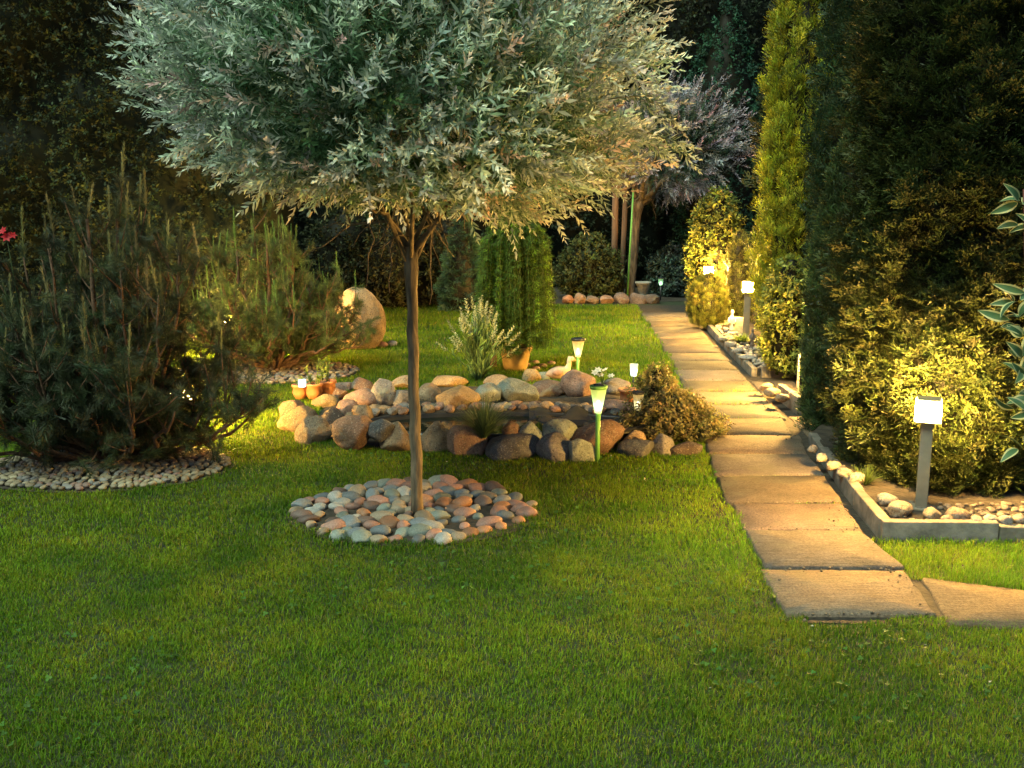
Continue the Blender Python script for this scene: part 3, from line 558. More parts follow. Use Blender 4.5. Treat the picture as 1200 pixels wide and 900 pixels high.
# ------------------------------------------------------------------ stones
_ico = {}
def ico(n):
    if n not in _ico:
        bm = bmesh.new(); bmesh.ops.create_icosphere(bm, subdivisions=n, radius=1); bm.verts.index_update()
        _ico[n] = (np.array([v.co[:] for v in bm.verts]), np.array([[v.index for v in f.verts] for f in bm.faces])); bm.free()
    return _ico[n]
def stone_shape(seed, sub=4, cuts=7, rough=.16, taper=0.0):
    r = np.random.default_rng(seed); V, F = ico(sub); V = V.copy(); V *= 1 + rough * noise3(V * 1.3 + seed * 3.1, seed)[:, None]
    for _ in range(cuts):
        n = nrm(r.normal(0, 1, 3)); lim = r.uniform(.60, .88); dd = V @ n; ex = np.clip(dd - lim, 0, None); V -= n * (ex * .82)[:, None]
    V *= 1 + .035 * noise3(V * 4 + seed, seed + 1)[:, None] + .012 * noise3(V * 11 + seed, seed + 2)[:, None]
    V[:, :2] *= (1 - taper * V[:, 2:3]); V -= (V.max(0) + V.min(0)) / 2; V /= np.abs(V).max(0); return V, F
def stone_obj(name, seed, dims, loc, rot, col, mat, sub=4, cuts=7, rough=.16, taper=0.0):
    V, F = stone_shape(seed, sub, cuts, rough, taper); m = MB(); m.add(V * np.array(dims) / 2, F); o = m.build(name, mat, smooth=True); o.location = loc; o.rotation_euler = rot; o.color = (*col, 1); return o
TAN, OCH, BRN, ROS, GRY, SLT, LIC, DRK = (.30, .21, .12), (.36, .24, .11), (.20, .12, .08), (.30, .18, .13), (.22, .20, .18), (.11, .11, .11), (.24, .27, .22), (.09, .065, .05)
ROCKS = [ # px, py, w, h, colour, taper, label
 (343, 484, 28, 28, BRN, .05, 'rounded ochre boulder at the outer end of the rockery below the terracotta pots'),
 (352, 494, 48, 34, (.20, .14, .08), .1, 'long tan granite boulder slanting down to the lawn below the terracotta pots'),
 (367, 507, 37, 36, (.20, .15, .10), .12, 'egg-shaped speckled tan boulder on the lawn nearest the terracotta pots'),
 (414, 507, 42, 36, BRN, .15, 'broad boulder half tan half dark brown in the front row'),
 (383, 471, 30, 19, (.24, .17, .08), 0, 'low yellowish speckled stone lying directly under the terracotta pots'),
 (390, 494, 28, 30, DRK, 0, 'dark brown stone wedged between the egg-shaped and the two-toned boulder'),
 (406, 482, 24, 24, ROS, 0, 'pinkish stone squeezed behind the two-toned boulder'),
 (425, 486, 24, 22, TAN, .05, 'small warm tan stone above the two-toned boulder at the pond corner'),
 (424, 468, 38, 22, ROS, 0, 'long rosy slab stone lying beside the terracotta pots'),
 (398, 465, 17, 18, BRN, 0, 'small round brown stone touching the terracotta pots'),
 (404, 455, 25, 13, ROS, 0, 'thin pinkish slab behind the small round brown stone'),
 (424, 453, 25, 19, BRN, .1, 'two-coloured rock, dark and salmon pink, on the back rim by the pots'),
 (448, 463, 29, 35, GRY, .12, 'tall grey-brown boulder standing on the back rim near the pond corner'),
 (471, 450, 26, 16, TAN, 0, 'flat-topped tan stone on the back rim just beside the willow trunk'),
 (472, 468, 26, 20, GRY, 0, 'speckled grey block under the flat-topped tan stone by the willow trunk'),
 (449, 505, 34, 25, SLT, .05, 'flat greenish-black stone behind the front row at the pond corner'),
 (464, 513, 37, 34, TAN, .2, 'pale tan granite boulder in the front row beside the willow trunk'),
 (511, 515, 36, 40, TAN, .2, 'tall tan triangular boulder in the front row just past the willow trunk'),
 (548, 518, 44, 42, BRN, .05, 'large blocky red-brown boulder under the grass tuft'),
 (601, 526, 58, 32, SLT, .15, 'wide dark slate boulder in the front row beside the grass tuft'),
 (526, 448, 40, 16, OCH, 0, 'long flat yellowish stone on the back rim at the foot of the flowering perennial'),
 (504, 463, 24, 24, TAN, 0, 'squarish tan stone on the back rim right behind the willow trunk'),
 (536, 469, 46, 29, OCH, .05, 'big orange and grey boulder at the pond back edge'),
 (568, 464, 35, 26, LIC, .05, 'grey-green striped boulder below the flowering perennial'),
 (505, 480, 24, 13, LIC, 0, 'small pale greenish flat stone at the waterline behind the willow trunk'),
 (605, 461, 49, 28, LIC, 0, 'large lichen-grey boulder pointing at the pond below the ochre pot'),
 (582, 448, 29, 16, TAN, 0, 'tan stone between the flowering perennial and the ochre pot'),
 (623, 442, 20, 18, OCH, .15, 'angular yellowish stone beside the ochre pot'),
 (599, 503, 20, 18, BRN, 0, 'small red-brown stone behind the slate boulder'),
 (604, 489, 36, 14, OCH, 0, 'flat yellow stone overhanging the pond near the grass tuft'),
 (586, 479, 26, 12, LIC, 0, 'flat grey-green stone at the pond edge behind the grass tuft'),
 (642, 457, 40, 21, BRN, 0, 'dark oval stone with a pink end on the pond back edge below the bird figure'),
 (678, 453, 37, 34, ROS, .05, 'big round brown-pink boulder beside the bird figure'),
 (637, 442, 15, 12, LIC, 0, 'small greenish stone behind the dark oval stone'),
 (714, 456, 48, 22, GRY, 0, 'wide flat grey stone below the white flowers'),
 (726, 477, 40, 15, ROS, 0, 'flat pinkish lichened slab under the small terracotta pot'),
 (715, 489, 56, 18, DRK, 0, 'long dark brown slab at the pond edge behind the front green solar light'),
 (702, 516, 58, 46, BRN, .08, 'largest brown-grey boulder directly behind the front green solar light'),
 (743, 515, 25, 20, TAN, 0, 'small rounded tan stone at the foot of the black solar light'),
 (745, 528, 38, 22, SLT, 0, 'dark grey leaning stone in the front row by the golden heather'),
 (775, 523, 29, 28, GRY, .2, 'grey-brown pointed stone at the edge of the golden heather'),
 (803, 527, 38, 17, DRK, 0, 'low dark brown stone under the golden heather'),
 (683, 530, 30, 32, LIC, .1, 'pale green lichened egg stone at the foot of the front green solar light'),
 (649, 527, 40, 36, GRY, .1, 'grey-brown rounded boulder between the slate boulder and the egg stone'),
 (656, 508, 38, 34, LIC, .2, 'pale grey-green pointed boulder in the second row'),
 (621, 509, 27, 28, LIC, .2, 'small pale grey-green pointed stone next to the slate boulder'),
]
seed = 100
for (px, py, w_, h_, col, tp, lb) in ROCKS:
    seed += 1; r = np.random.default_rng(seed)
    g = T(px, py + h_ * .36, .0); back = py < 492
    if pond_u(g[0], g[1]) < 1.04 and g[1] > PC[1] and py < 497:       # rocks that rim the pond stand on its bank, not in the water
        k = 1.08 / pond_u(g[0], g[1]); g = np.array([PC[0] + (g[0] - PC[0]) * min(k, 1.5), PC[1] + (g[1] - PC[1]) * k, 0]); g = D(px, py + h_ * .36, max(g[1], 6.98))
    if py >= 497 and g[1] > 6.22 and abs(px - 560) < 150: g = D(px, py + h_ * .36, min(g[1], 6.20))     # and those in front of it on its near bank
    m_ = mpp(g); W, Hh = w_ * m_ * 1.16, h_ * m_ * 1.16; dp = W * r.uniform(.75, .95)
    ctr = D(px, py, g[1] + dp * .25)
    o = stone_obj('rockery_boulder', seed, (W, dp, Hh), ctr, (r.normal(0, .06), r.normal(0, .10), r.uniform(-.35, .35)), np.array(col) * r.uniform(.58, .92), M_granite, 4, 9, .18, tp)
    tag(o, lb, 'boulder', 'boulders around the pond')
for i, (px, py) in enumerate(((617, 430), (627, 427), (636, 431), (646, 428), (655, 434), (628, 434), (650, 441), (662, 440))):
    g = T(px, py); o = stone_obj('rockery_pebble', 300 + i, (.085, .08, .05), g + [0, 0, .018], (0, 0, i), np.array((.24, .16, .14)) * rng.uniform(.8, 1.2), M_pebble, 3, 3, .1)
    tag(o, 'small pinkish pebble heaped between the ochre pot and the bird figure', 'pebble', 'pebbles by the ochre pot')
r = np.random.default_rng(55); BP = []
for _ in range(6000):
    x, y = r.uniform(-1.25, 1.15), r.uniform(6.35, 7.25); u = pond_u(x, y)
    if 1.07 < u < 1.42 and rock_u(x, y) < .86 and y > 6.42 and all((x - a) ** 2 + (y - b_) ** 2 > .07 ** 2 for a, b_ in BP): BP.append((x, y))
for i, (x, y) in enumerate(BP[:90]):
    nm, col = (('grey', GRY), ('tan', TAN), ('rosy', ROS), ('dark', SLT), ('brown', BRN))[int(r.integers(5))]; sz = r.uniform(.075, .125)
    o = stone_obj('bank_stone', 700 + i, (sz, sz * r.uniform(.7, .95), sz * r.uniform(.5, .8)), (x, y, float(terrain(x, y)) + .022), (r.normal(0, .15), r.normal(0, .15), r.uniform(0, 6)), np.array(col) * r.uniform(.6, 1.1), M_granite, 3, 5, .16)
    tag(o, f"fist-sized {nm} stone on the pond bank {'at the end near the terracotta pot cluster' if x < -.75 else 'at the end near the golden heather' if x > .65 else 'between the water and the rear boulders'}", 'stone', 'small stones on the pond bank')
# the tall upright boulder beyond the pine
g = G(419, 411); m_ = mpp(g); o = stone_obj('standing_boulder', 83, (68 * m_, 50 * m_, 80 * m_), (g[0], g[1] + .15, 33 * m_), (0, .10, .4), (.34, .23, .12), M_granite, 5, 3, .05, .20)
tag(o, 'tall upright tan granite boulder on the lawn beside the smaller pine', 'boulder')
for i, (px, py, w_, col, lb) in enumerate(((448, 407, 14, (.25, .15, .12), 'small pinkish stone on the lawn at the foot of the upright boulder'), (461, 406, 13, (.14, .16, .18), 'small blue-grey stone on the lawn at the foot of the upright boulder'))):
    g = G(px, py); o = stone_obj('lawn_stone', 330 + i, (w_ * mpp(g), w_ * .8 * mpp(g), .07), g + [0, 0, .03], (0, 0, i), col, M_pebble, 3, 3, .1); tag(o, lb, 'stone')
# edging stones of the back bed
for i, (px, w_, col, lb) in enumerate(((666, 17, (.28, .13, .07), 'orange-brown edging stone of the back bed nearest the potted larch'), (680, 16, (.25, .15, .09), 'tan edging stone second from the potted larch'), (694, 15, (.16, .11, .08), 'low brown edging stone of the back bed'), (711, 18, (.26, .16, .11), 'largest squarish pale edging stone of the back bed'), (729, 20, (.15, .10, .08), 'brown edging stone at the foot of the far willow trunk'), (748, 18, (.12, .085, .07), 'dark edging stone beside the far willow trunk'), (764, 16, (.09, .07, .06), 'dark brown edging stone below the pale planter'))):
    g = G(px, 356); m_ = mpp(g); o = stone_obj('edging_stone', 340 + i, (w_ * m_ * rng.uniform(.8, 1.25), .2, 15 * m_ * rng.uniform(.7, 1.25)), g + [0, .05, 4 * m_], (0, 0, rng.normal(0, .2)), col, M_granite, 4, 7, .1); tag(o, lb, 'stone', 'edging stones of the back bed')

def pack_disc(n_try, c0, a, b_, dmin, seed):
    r = np.random.default_rng(seed); P = np.zeros((0, 2)); 
    for _ in range(n_try):
        q = r.uniform(-1, 1, 2)
        if q @ q > 1: continue
        q = q * [a, b_]
        if len(P) == 0 or np.min(np.hypot(*(P - q).T)) > dmin: P = np.vstack([P, q])
    return P + np.array(c0)
PEB = []
for i in range(8):
    V, F = stone_shape(500 + i, 3, 1, .12); m = MB(); m.add(V * [.5, .40, .31], F); o = m.build('pebble_shape', M_pebble, smooth=True); PEB.append(o.data); bpy.data.objects.remove(o)
def pebble(name, xy, z, size, col, label, group, r, cat='pebble'):
    o = bpy.data.objects.new(name, PEB[int(r.integers(8))]); COL.objects.link(o); o.location = (xy[0], xy[1], z); o.scale = (size * r.uniform(.9, 1.2), size * r.uniform(.85, 1.1), size * r.uniform(.8, 1.15))
    o.rotation_euler = (r.normal(0, .14), r.normal(0, .14), r.uniform(0, 6.28)); o.color = (*col, 1); return tag(o, label, cat, group)
TONES = [('rosy pink', (.36, .20, .15)), ('slate grey', (.17, .19, .20)), ('greenish grey', (.22, .25, .21)), ('tan', (.32, .25, .17)), ('dark brown', (.16, .11, .09)), ('pale grey', (.34, .33, .30)), ('orange', (.38, .19, .10))]
TP = [.22, .22, .16, .13, .09, .10, .08]
r = np.random.default_rng(3); P = pack_disc(9000, RING_C, RING_R - .03, RING_R * RING_K - .03, .074, 4)
for q in P:
    if math.hypot(q[0] - tb_[0], q[1] - tb_[1]) < .055: continue
    nm, col = TONES[r.choice(7, p=TP)]; dx, dy = q[0] - RING_C[0], q[1] - RING_C[1]; rho = math.hypot(dx, dy / RING_K)
    if rho < .24: where = 'close around the willow trunk'
    elif rho > .46: where = 'at the front rim of the willow bed' if dy < -.3 else 'at the back rim of the willow bed' if dy > .3 else 'at the rim of the willow bed on the pine side' if dx < 0 else 'at the rim of the willow bed on the path side'
    else: where = 'midway between trunk and front rim' if dy < -.18 else 'midway between trunk and back rim' if dy > .18 else 'midway in the willow bed on the pine side' if dx < 0 else 'midway in the willow bed on the path side'
    pebble('river_pebble', q, .010 + r.uniform(-.004, .008), .106 * r.uniform(.66, 1.24), np.array(col) * r.uniform(.42, .85), f'smooth {nm} river pebble {where}', 'river pebbles in the round willow bed', r)
# small pebbles below the large pine: nearest as things, the rest as one mass
r = np.random.default_rng(9); P = pack_disc(26000, BED_C, BED_A - .02, BED_B - .02, .038, 8); P = P[np.argsort(P[:, 1])]; gv = MB()
PT = [('cream', (.40, .34, .22)), ('tan', (.30, .24, .15)), ('grey', (.24, .23, .21)), ('rosy', (.30, .20, .16))]
for i, q in enumerate(P):
    nm, col = PT[r.choice(4, p=[.35, .3, .22, .13])]; sz = .047 * r.uniform(.8, 1.25)
    if i < 270:
        f = (q[0] - BED_C[0]) / BED_A; where = 'at the willow end of the pine bed' if f > .33 else 'at the outer end of the pine bed' if f < -.33 else 'at the middle of the pine bed'
        pebble('bed_pebble', q, .02, sz, np.array(col) * r.uniform(.45, .75), f'little {nm} pebble {where}', 'small pebbles under the large pine', r)
    else:
        V, F = stone_shape(520 + i % 6, 2, 2, .1); gv.add(V * [.5 * sz, .42 * sz, .3 * sz] + [q[0], q[1], .02], F, np.array(col) * r.uniform(.45, .75))
tag(gv.build('gravel', M_gravel, smooth=True), 'mass of small pebbles in the shade under the large pine', 'pebbles', kind='stuff')
P = pack_disc(9000, BED2_C, BED2_A - .02, BED2_B - .02, .05, 18); gv = MB()
for i, q in enumerate(P):
    col = np.array(PT[r.choice(4)][1]) * r.uniform(.4, .7); sz = .05 * r.uniform(.8, 1.3); V, F = stone_shape(520 + i % 6, 2, 2, .1); gv.add(V * [.5 * sz, .42 * sz, .3 * sz] + [q[0], q[1], .018], F, col)
tag(gv.build('gravel', M_gravel, smooth=True), 'pale gravel under the smaller pine', 'gravel', kind='stuff')

# ------------------------------------------------------------------ planter edging along the path and its stones
def edging(a, b_, h_, th, label):
    a, b_ = np.array(a), np.array(b_); L = np.linalg.norm(b_ - a); m = MB(); mid = (a + b_) / 2; rot = math.atan2(b_[1] - a[1], b_[0] - a[0])
    m.box((0, 0, 0), (L - .004, th, h_ + .06), .006, 0, jit=.0015, rng=rng); o = m.build('edging_block', M_conc); o.location = (mid[0], mid[1], h_ / 2 - .03); o.rotation_euler = (0, 0, rot); return tag(o, label, 'edging', 'concrete edging blocks beside the path')
edging((1.735, 4.515), (2.27, 4.50), .105, .05, 'corner-most concrete edging block of the bed below the nearest bollard lamp')
edging((2.275, 4.50), (2.80, 4.475), .085, .05, 'second lower concrete edging block facing the lawn below the nearest bollard')
edging((2.805, 4.475), (3.45, 4.44), .08, .05, 'concrete edging block facing the lawn at the picture edge')
edging((1.76, 4.545), (1.80, 5.03), .105, .05, 'concrete edging block along the path at the bed corner')
edging((1.81, 5.05), (1.86, 5.52), .10, .055, 'mossy edging block along the path past the bed corner')
edging((1.865, 5.54), (1.915, 6.00), .085, .055, 'worn edging block along the path below the dark cypress')
edging((1.925, 6.02), (1.975, 6.42), .075, .055, 'last worn edging block before the sunken slab')
edging((2.14, 7.30), (2.14, 7.86), .13, .05, 'edging block along the path at the foot of the lit shrub')
edging((2.17, 7.28), (2.42, 7.26), .13, .05, 'short edging block facing down the path at the foot of the lit shrub')
edging((2.23, 8.86), (2.52, 8.84), .10, .05, 'grey edging block at the end of the far planter strip')
for i in range(8):
    y0 = 8.88 + i * .55; edging((pr(y0) + .10, y0), (pr(y0 + .54) + .10, y0 + .54), .085, .05, ['nearest', 'second', 'third', 'fourth', 'fifth', 'sixth', 'seventh', 'farthest'][i] + ' block of the far planter strip along the path')
r = np.random.default_rng(21)
BED_ST = [(1055, 600, 30, 18, (.32, .24, .15), 'rounded tan stone in front of the bollard post, largest on the edging'), (1040, 588, 26, 14, (.30, .24, .17), 'flat tan stone behind the largest one by the bollard'), (1092, 605, 22, 13, (.30, .22, .14), 'domed tan stone at the foot of the bollard post'), (1122, 606, 28, 15, (.20, .14, .10), 'brown stone past the bollard post'), (1110, 610, 14, 8, (.28, .2, .14), 'small pinkish stone between the domed and the brown stone'),
          (1144, 612, 16, 9, (.22, .19, .17), 'greyish stone along the edging, first after the brown stone'), (1160, 611, 15, 10, (.25, .22, .19), 'grey stone along the edging, second after the brown stone'), (1178, 612, 17, 10, (.21, .20, .19), 'grey stone along the edging, third after the brown stone'), (1195, 611, 16, 10, (.26, .23, .2), 'grey stone on the edging at the picture edge'),
          (1003, 564, 22, 14, (.24, .19, .15), 'brownish stone on the edging beside the grass clump'), (990, 558, 20, 11, (.22, .19, .16), 'flat stone on the path edging before the dark cypress'), (976, 548, 18, 10, (.25, .2, .15), 'reddish flat stone on the path edging below the dark cypress'), (962, 538, 16, 9, (.23, .2, .16), 'pale flat stone on the path edging below the dark cypress'), (952, 528, 12, 8, (.3, .26, .2), 'small pale stone at the far end of the dark cypress edging'),
          (898, 455, 18, 8, (.34, .22, .12), 'flat orange-tan stone on the edging below the lit shrub, rear one'), (905, 461, 20, 9, (.30, .2, .12), 'flat orange-tan stone on the edging below the lit shrub, front one'), (916, 468, 16, 9, (.26, .18, .11), 'brown stone on the edging corner below the lit shrub'), (930, 466, 15, 10, (.24, .16, .1), 'brown stone next to the thin stake below the lit shrub'),
          (876, 420, 22, 6, (.30, .28, .25), 'long pale flat stone at the near end of the far strip'), (864, 412, 14, 6, (.26, .23, .2), 'grey flat stone second in the far strip'), (856, 405, 13, 6, (.30, .26, .22), 'pale flat stone third in the far strip'), (847, 399, 12, 6, (.22, .2, .17), 'flat stone fourth in the far strip')]
for (px, py, w_, h_, col, lb) in BED_ST:
    g = G(px, py, .09); m_ = mpp(g); o = stone_obj('bed_stone', 400 + px, (w_ * m_, w_ * m_ * .8, h_ * m_ * 1.25), g + [0, 0, .01], (0, 0, r.uniform(-.5, .5)), col, M_granite, 3, 5, .14); tag(o, lb, 'stone', 'stones in the planter strips')
gv = MB()
for i in range(260):
    y = 4.55 + .32 * r.uniform() ** 1.5; x = r.uniform(1.85, 3.3); sz = r.uniform(.018, .04); V, F = stone_shape(520 + i % 6, 2, 2, .1); gv.add(V * [.5 * sz, .42 * sz, .32 * sz] + [x, y, .082], F, np.array((.13, .10, .075)) * r.uniform(.5, 1.3))
for i in range(260):
    y = r.uniform(8.9, 12.9); x = pr(y) + r.uniform(.14, .40); sz = r.uniform(.03, .06); V, F = stone_shape(520 + i % 6, 2, 2, .1); gv.add(V * [.5 * sz, .42 * sz, .32 * sz] + [x, y, .083], F, np.array((.28, .24, .19)) * r.uniform(.6, 1.3))
for i in range(520):
    if r.uniform() < .55: y = seams[int(r.integers(0, 14))] + r.normal(0, .022); x = r.uniform(pl(y) + .03, pr(y) - .03)
    else: y = r.uniform(3.7, 9); x = (pr(y) - abs(r.normal(0, .06))) if r.uniform() < .7 else pl(y) + abs(r.normal(0, .05))
    sz = r.uniform(.004, .014); V, F = stone_shape(520 + i % 6, 2, 2, .1); gv.add(V * [.5 * sz, .45 * sz, .35 * sz] + [x, y, .024], F, np.array((.12, .095, .065)) * r.uniform(.4, 1.5))
tag(gv.build('gravel', M_gravel, smooth=True), 'small gravel and grit in the planter strips and along the slab edges', 'gravel', kind='stuff')

# ------------------------------------------------------------------ pond
k = np.arange(64); ang = k * 2 * math.pi / 64
pd = MB(); prof = [(1.05, .08), (1.04, .102), (.985, .106), (.968, .095), (.95, .05), (.80, -.06), (.0, -.09)]
V = np.concatenate([np.stack([PC[0] + PA * q[0] * np.cos(ang) * (1 + .03 * np.sin(3 * ang + .6)), PC[1] + PB * q[0] * np.sin(ang) * (1 + .04 * np.cos(2 * ang)), np.full(64, q[1])], 1) for q in prof])
pd.add(V, [np.concatenate([np.stack([i * 64 + k, i * 64 + (k + 1) % 64, (i + 1) * 64 + (k + 1) % 64, (i + 1) * 64 + k], 1) for i in range(len(prof) - 1)])])
tag(pd.build('pond_basin', M_liner, smooth=True), 'black moulded pond basin with a raised rim among the boulders', 'pond')
# wrinkled liner draped from the back bank down into the water
lx = np.linspace(.12, .56, 40); lt = np.linspace(0, 1, 24); LX, LT = np.meshgrid(lx, lt)
LY = 6.96 - .30 * LT + .03 * np.sin(LX * 17 + LT * 2); LZ = .125 - .07 * LT ** 1.3 + .022 * np.sin(LX * 15 + LT * 4) * (1 - .4 * LT) + .030 * noise2(LX.ravel() * 9, LT.ravel() * 4, 6).reshape(LX.shape)
li = MB(); id_ = np.arange(LX.size).reshape(LX.shape); o_ = LX.size; Vt = np.stack([LX, LY, LZ], 2).reshape(-1, 3)
Fq = np.stack([id_[:-1, :-1], id_[1:, :-1], id_[1:, 1:], id_[:-1, 1:]], 2).reshape(-1, 4); li.add(np.concatenate([Vt, Vt - [0, 0, .004]]), [np.concatenate([Fq, Fq[:, ::-1] + o_])])
tag(li.build('pond_liner', M_sheet, smooth=True), 'loose wrinkled black liner sheet draped over the far pond edge', 'liner')
wt = MB(); wt.add(np.concatenate([np.stack([PC[0] + PA * .955 * np.cos(ang), PC[1] + PB * .955 * np.sin(ang), np.full(64, .078)], 1), [[PC[0], PC[1], .078]]]), [np.stack([k, (k + 1) % 64, np.full(64, 64)], 1)]); tag(wt.build('water', M_water), kind='structure')

# ------------------------------------------------------------------ bollard lamps (lit)
def bollard(base, h_, label, power, w_=.06, head=(.135, .135, .105), rot=0.0):
    root = thing('bollard_lamp', base, label, 'lamp', 'lit bollard lamps'); b_ = np.array(base); root.rotation_euler = (0, 0, rot)
    m = MB(); m.box(b_ + [0, 0, (h_ - head[2]) / 2 - .02], (w_, w_, h_ - head[2] + .04), .004); m.build('post', M_steel, root)
    m = MB(); m.box(b_ + [0, 0, .006], (w_ * 1.7, w_ * 1.7, .012), .002); m.build('base_plate', M_steel, root)
    m = MB(); m.box(b_ + [0, 0, h_ - head[2] / 2 + .002], head, .012); m.build('diffuser', lamp_mat(power), root)
    m = MB(); m.box(b_ + [0, 0, h_ - head[2] - .003], (head[0] * 1.05, head[1] * 1.05, .008), .002); m.build('added_shade_plate', M_steel, root)  # added plate, keeps the diffuser's light off the post top
    m = MB(); m.box(b_ + [0, 0, h_ + .006], (head[0] * .92, head[1] * .92, .007), .002); m.build('cap', M_steel, root)
    return root
g = G(1079, 596, .075); bollard(tuple(g), .55, 'nearest lit bollard lamp with pale square post in front of the huge thuja', 520, w_=.056, head=(.118, .118, .10), rot=-.38)
g = G(874, 394, .075); bollard(tuple(g), .60, 'lit bollard lamp farther along the path beside the olive cone conifer', 700, w_=.07, head=(.11, .11, .11), rot=-.2)
g = D(831, 324, 12.7); bollard((g[0], 12.75, .075), g[2] + .04, 'far lit lamp shining out of the yellow shrub at the end of the path', 620, w_=.05, head=(.10, .10, .10))
bollard((2.43, 7.72, .075), .48, 'lit bollard lamp hidden behind the dark cypress, beside the bright shrub', 950, head=(.12, .12, .10))
bollard((-2.24, 6.66, 0), .33, 'lit garden lamp hidden behind the large mountain pine', 560, head=(.12, .12, .10))
g = G(262, 418); bollard((g[0] + .05, 9.75, 0), .42, 'lit garden lamp hidden behind the smaller pine', 800, head=(.12, .12, .10))

# ------------------------------------------------------------------ solar lights
def cone_light(name, base, h_, label, wtop, hhead, stake_mat, glow, cap_mat=None, r=.014, wbot=.5, glass=False):
    root = thing(name, base, label, 'solar light', 'solar lights around the pond'); b_ = np.array(base); m = MB(); m.tube([b_ + [0, 0, -.03], b_ + [0, 0, h_ - hhead]], [r, r], 10); m.build('stake', stake_mat, root, smooth=True)
    z0 = h_ - hhead; m = MB(); a_ = np.arange(32) * math.pi / 16; fl_ = 1 - .10 * (np.arange(32) % 2); V_ = []
    for rr_, zz_ in ((wtop * wbot * .5, z0), (wtop * wbot * .5 + .002, z0 + hhead * .1), (wtop * .5, h_ - hhead * .12)): V_.append(np.stack([rr_ * fl_ * np.cos(a_), rr_ * fl_ * np.sin(a_), np.full(32, zz_)], 1) + b_)
    k_ = np.arange(32); m.add(np.concatenate(V_), [np.concatenate([np.stack([i * 32 + k_, i * 32 + (k_ + 1) % 32, i * 32 + 32 + (k_ + 1) % 32, i * 32 + 32 + k_], 1) for i in range(2)])]); m.build('lampshade', glow, root)
    m = MB(); m.lathe([(0, z0 + hhead * .10), (.008, z0 + hhead * .14), (.011, z0 + hhead * .30), (.008, z0 + hhead * .44), (0, z0 + hhead * .48)], b_, 10); m.build('bulb', M_bulb if glow is M_led_green else M_bulb_pale, root, smooth=True)
    m = MB(); m.lathe([(0, h_ - hhead * .118), (wtop * .54, h_ - hhead * .118), (wtop * .55, h_ - hhead * .01), (wtop * .5, h_), (0, h_)], b_, 20); cp = m.build('cap', cap_mat or stake_mat, root)
    m = MB(); m.box(b_ + [0, 0, h_ + .003], (wtop * .62, wtop * .62, .004), .001); m.build('solar_panel', M_panel, cp)
    cp2 = [x for x in COL.objects if x.parent == cp]; 
    return root
g = G(700, 541); m_ = mpp(g); cone_light('solar_light', tuple(g), 91 * m_, 'green cone solar light standing on the lawn in front of the boulders', 19 * m_, 33 * m_, M_green, M_led_green, r=.015, wbot=.42)
g = T(677, 444); m_ = mpp(g); cone_light('solar_light', tuple(g), 48 * m_, 'pale cone solar light with green stake behind the round boulder', 15 * m_, 22 * m_, M_green, M_led_pale, M_black, r=.013, wbot=.42)
g = T(747, 508); m_ = mpp(g); cone_light('solar_light', tuple(g), 50 * m_, 'black solar light with wide black cap beside the golden heather', 13 * m_, 22 * m_, M_black, M_led_pale, M_black, r=.010, wbot=.6)
# glass cup light
g = T(742, 466); m_ = mpp(g); root = thing('solar_light', tuple(g), 'white glowing glass cup light on a black stake above the small terracotta pot', 'solar light', 'solar lights around the pond'); b_ = g; h_ = 40 * m_
m = MB(); m.tube([b_ + [0, 0, -.03], b_ + [0, 0, h_ - .09]], [.007, .007], 8); m.build('stake', M_black, root, smooth=True)
m = MB(); m.lathe([(0, h_ - .095), (.022, h_ - .095), (.030, h_ - .045), (0, h_ - .040)], b_, 16); m.build('bulb', M_led, root, smooth=True)
m = MB(); m.lathe([(.024, h_ - .1), (.036, h_), (.034, h_), (.0225, h_ - .098)], b_, 16); m.build('glass_cup', M_glass, root, smooth=True)
# cube light by the pots
g = T(354, 455, .05); 
# far greenish light
g = D(774, 345, 15.6); cone_light('solar_light', (g[0], 15.6, 0), g[2] + .26, 'tiny greenish solar light far off among the dim bushes', .09, .12, M_black, M_led_green, M_black)

# ------------------------------------------------------------------ pots
def pot(name, base, rt, rb, h_, mat, label, rim=.012, belly=0):
    root = thing(name, base, label, 'pot'); b_ = np.array(base); m = MB()
    pr_ = [(0, 0), (rb, 0), (rb + (rt - rb) * .5 + belly, h_ * .45), (rt, h_ * .84), (rt + rim, h_ * .85), (rt + rim, h_), (rt - .004, h_), (rt - .012, h_ * .88), (0, h_ * .86)]
    m.lathe(pr_, b_, 28); m.build('pot_body', mat, root, smooth=False)
    m = MB(); m.lathe([(0, h_ * .90), (rt - .014, h_ * .885)], b_, 20); m.build('potting_soil', M_soil, root); return root
ptop = T(366, 469); mp_ = mpp(ptop); zb = ptop[2]
for (px, Yo, rt, h_, lb) in ((352, -.02, .052, .115, 'smaller round terracotta pot with the white cube light, one of the cluster on the rockery'), (368, 0, .062, .125, 'bulging terracotta pot in the middle of the cluster on the rockery'), (383, .13, .070, .15, 'taller terracotta pot at the back of the cluster on the rockery')):
    q = D(px, 467, ptop[1] + Yo); pot('terracotta_pot', (q[0], q[1], q[2]), rt, rt * .72, h_, M_terra, lb, belly=.016)
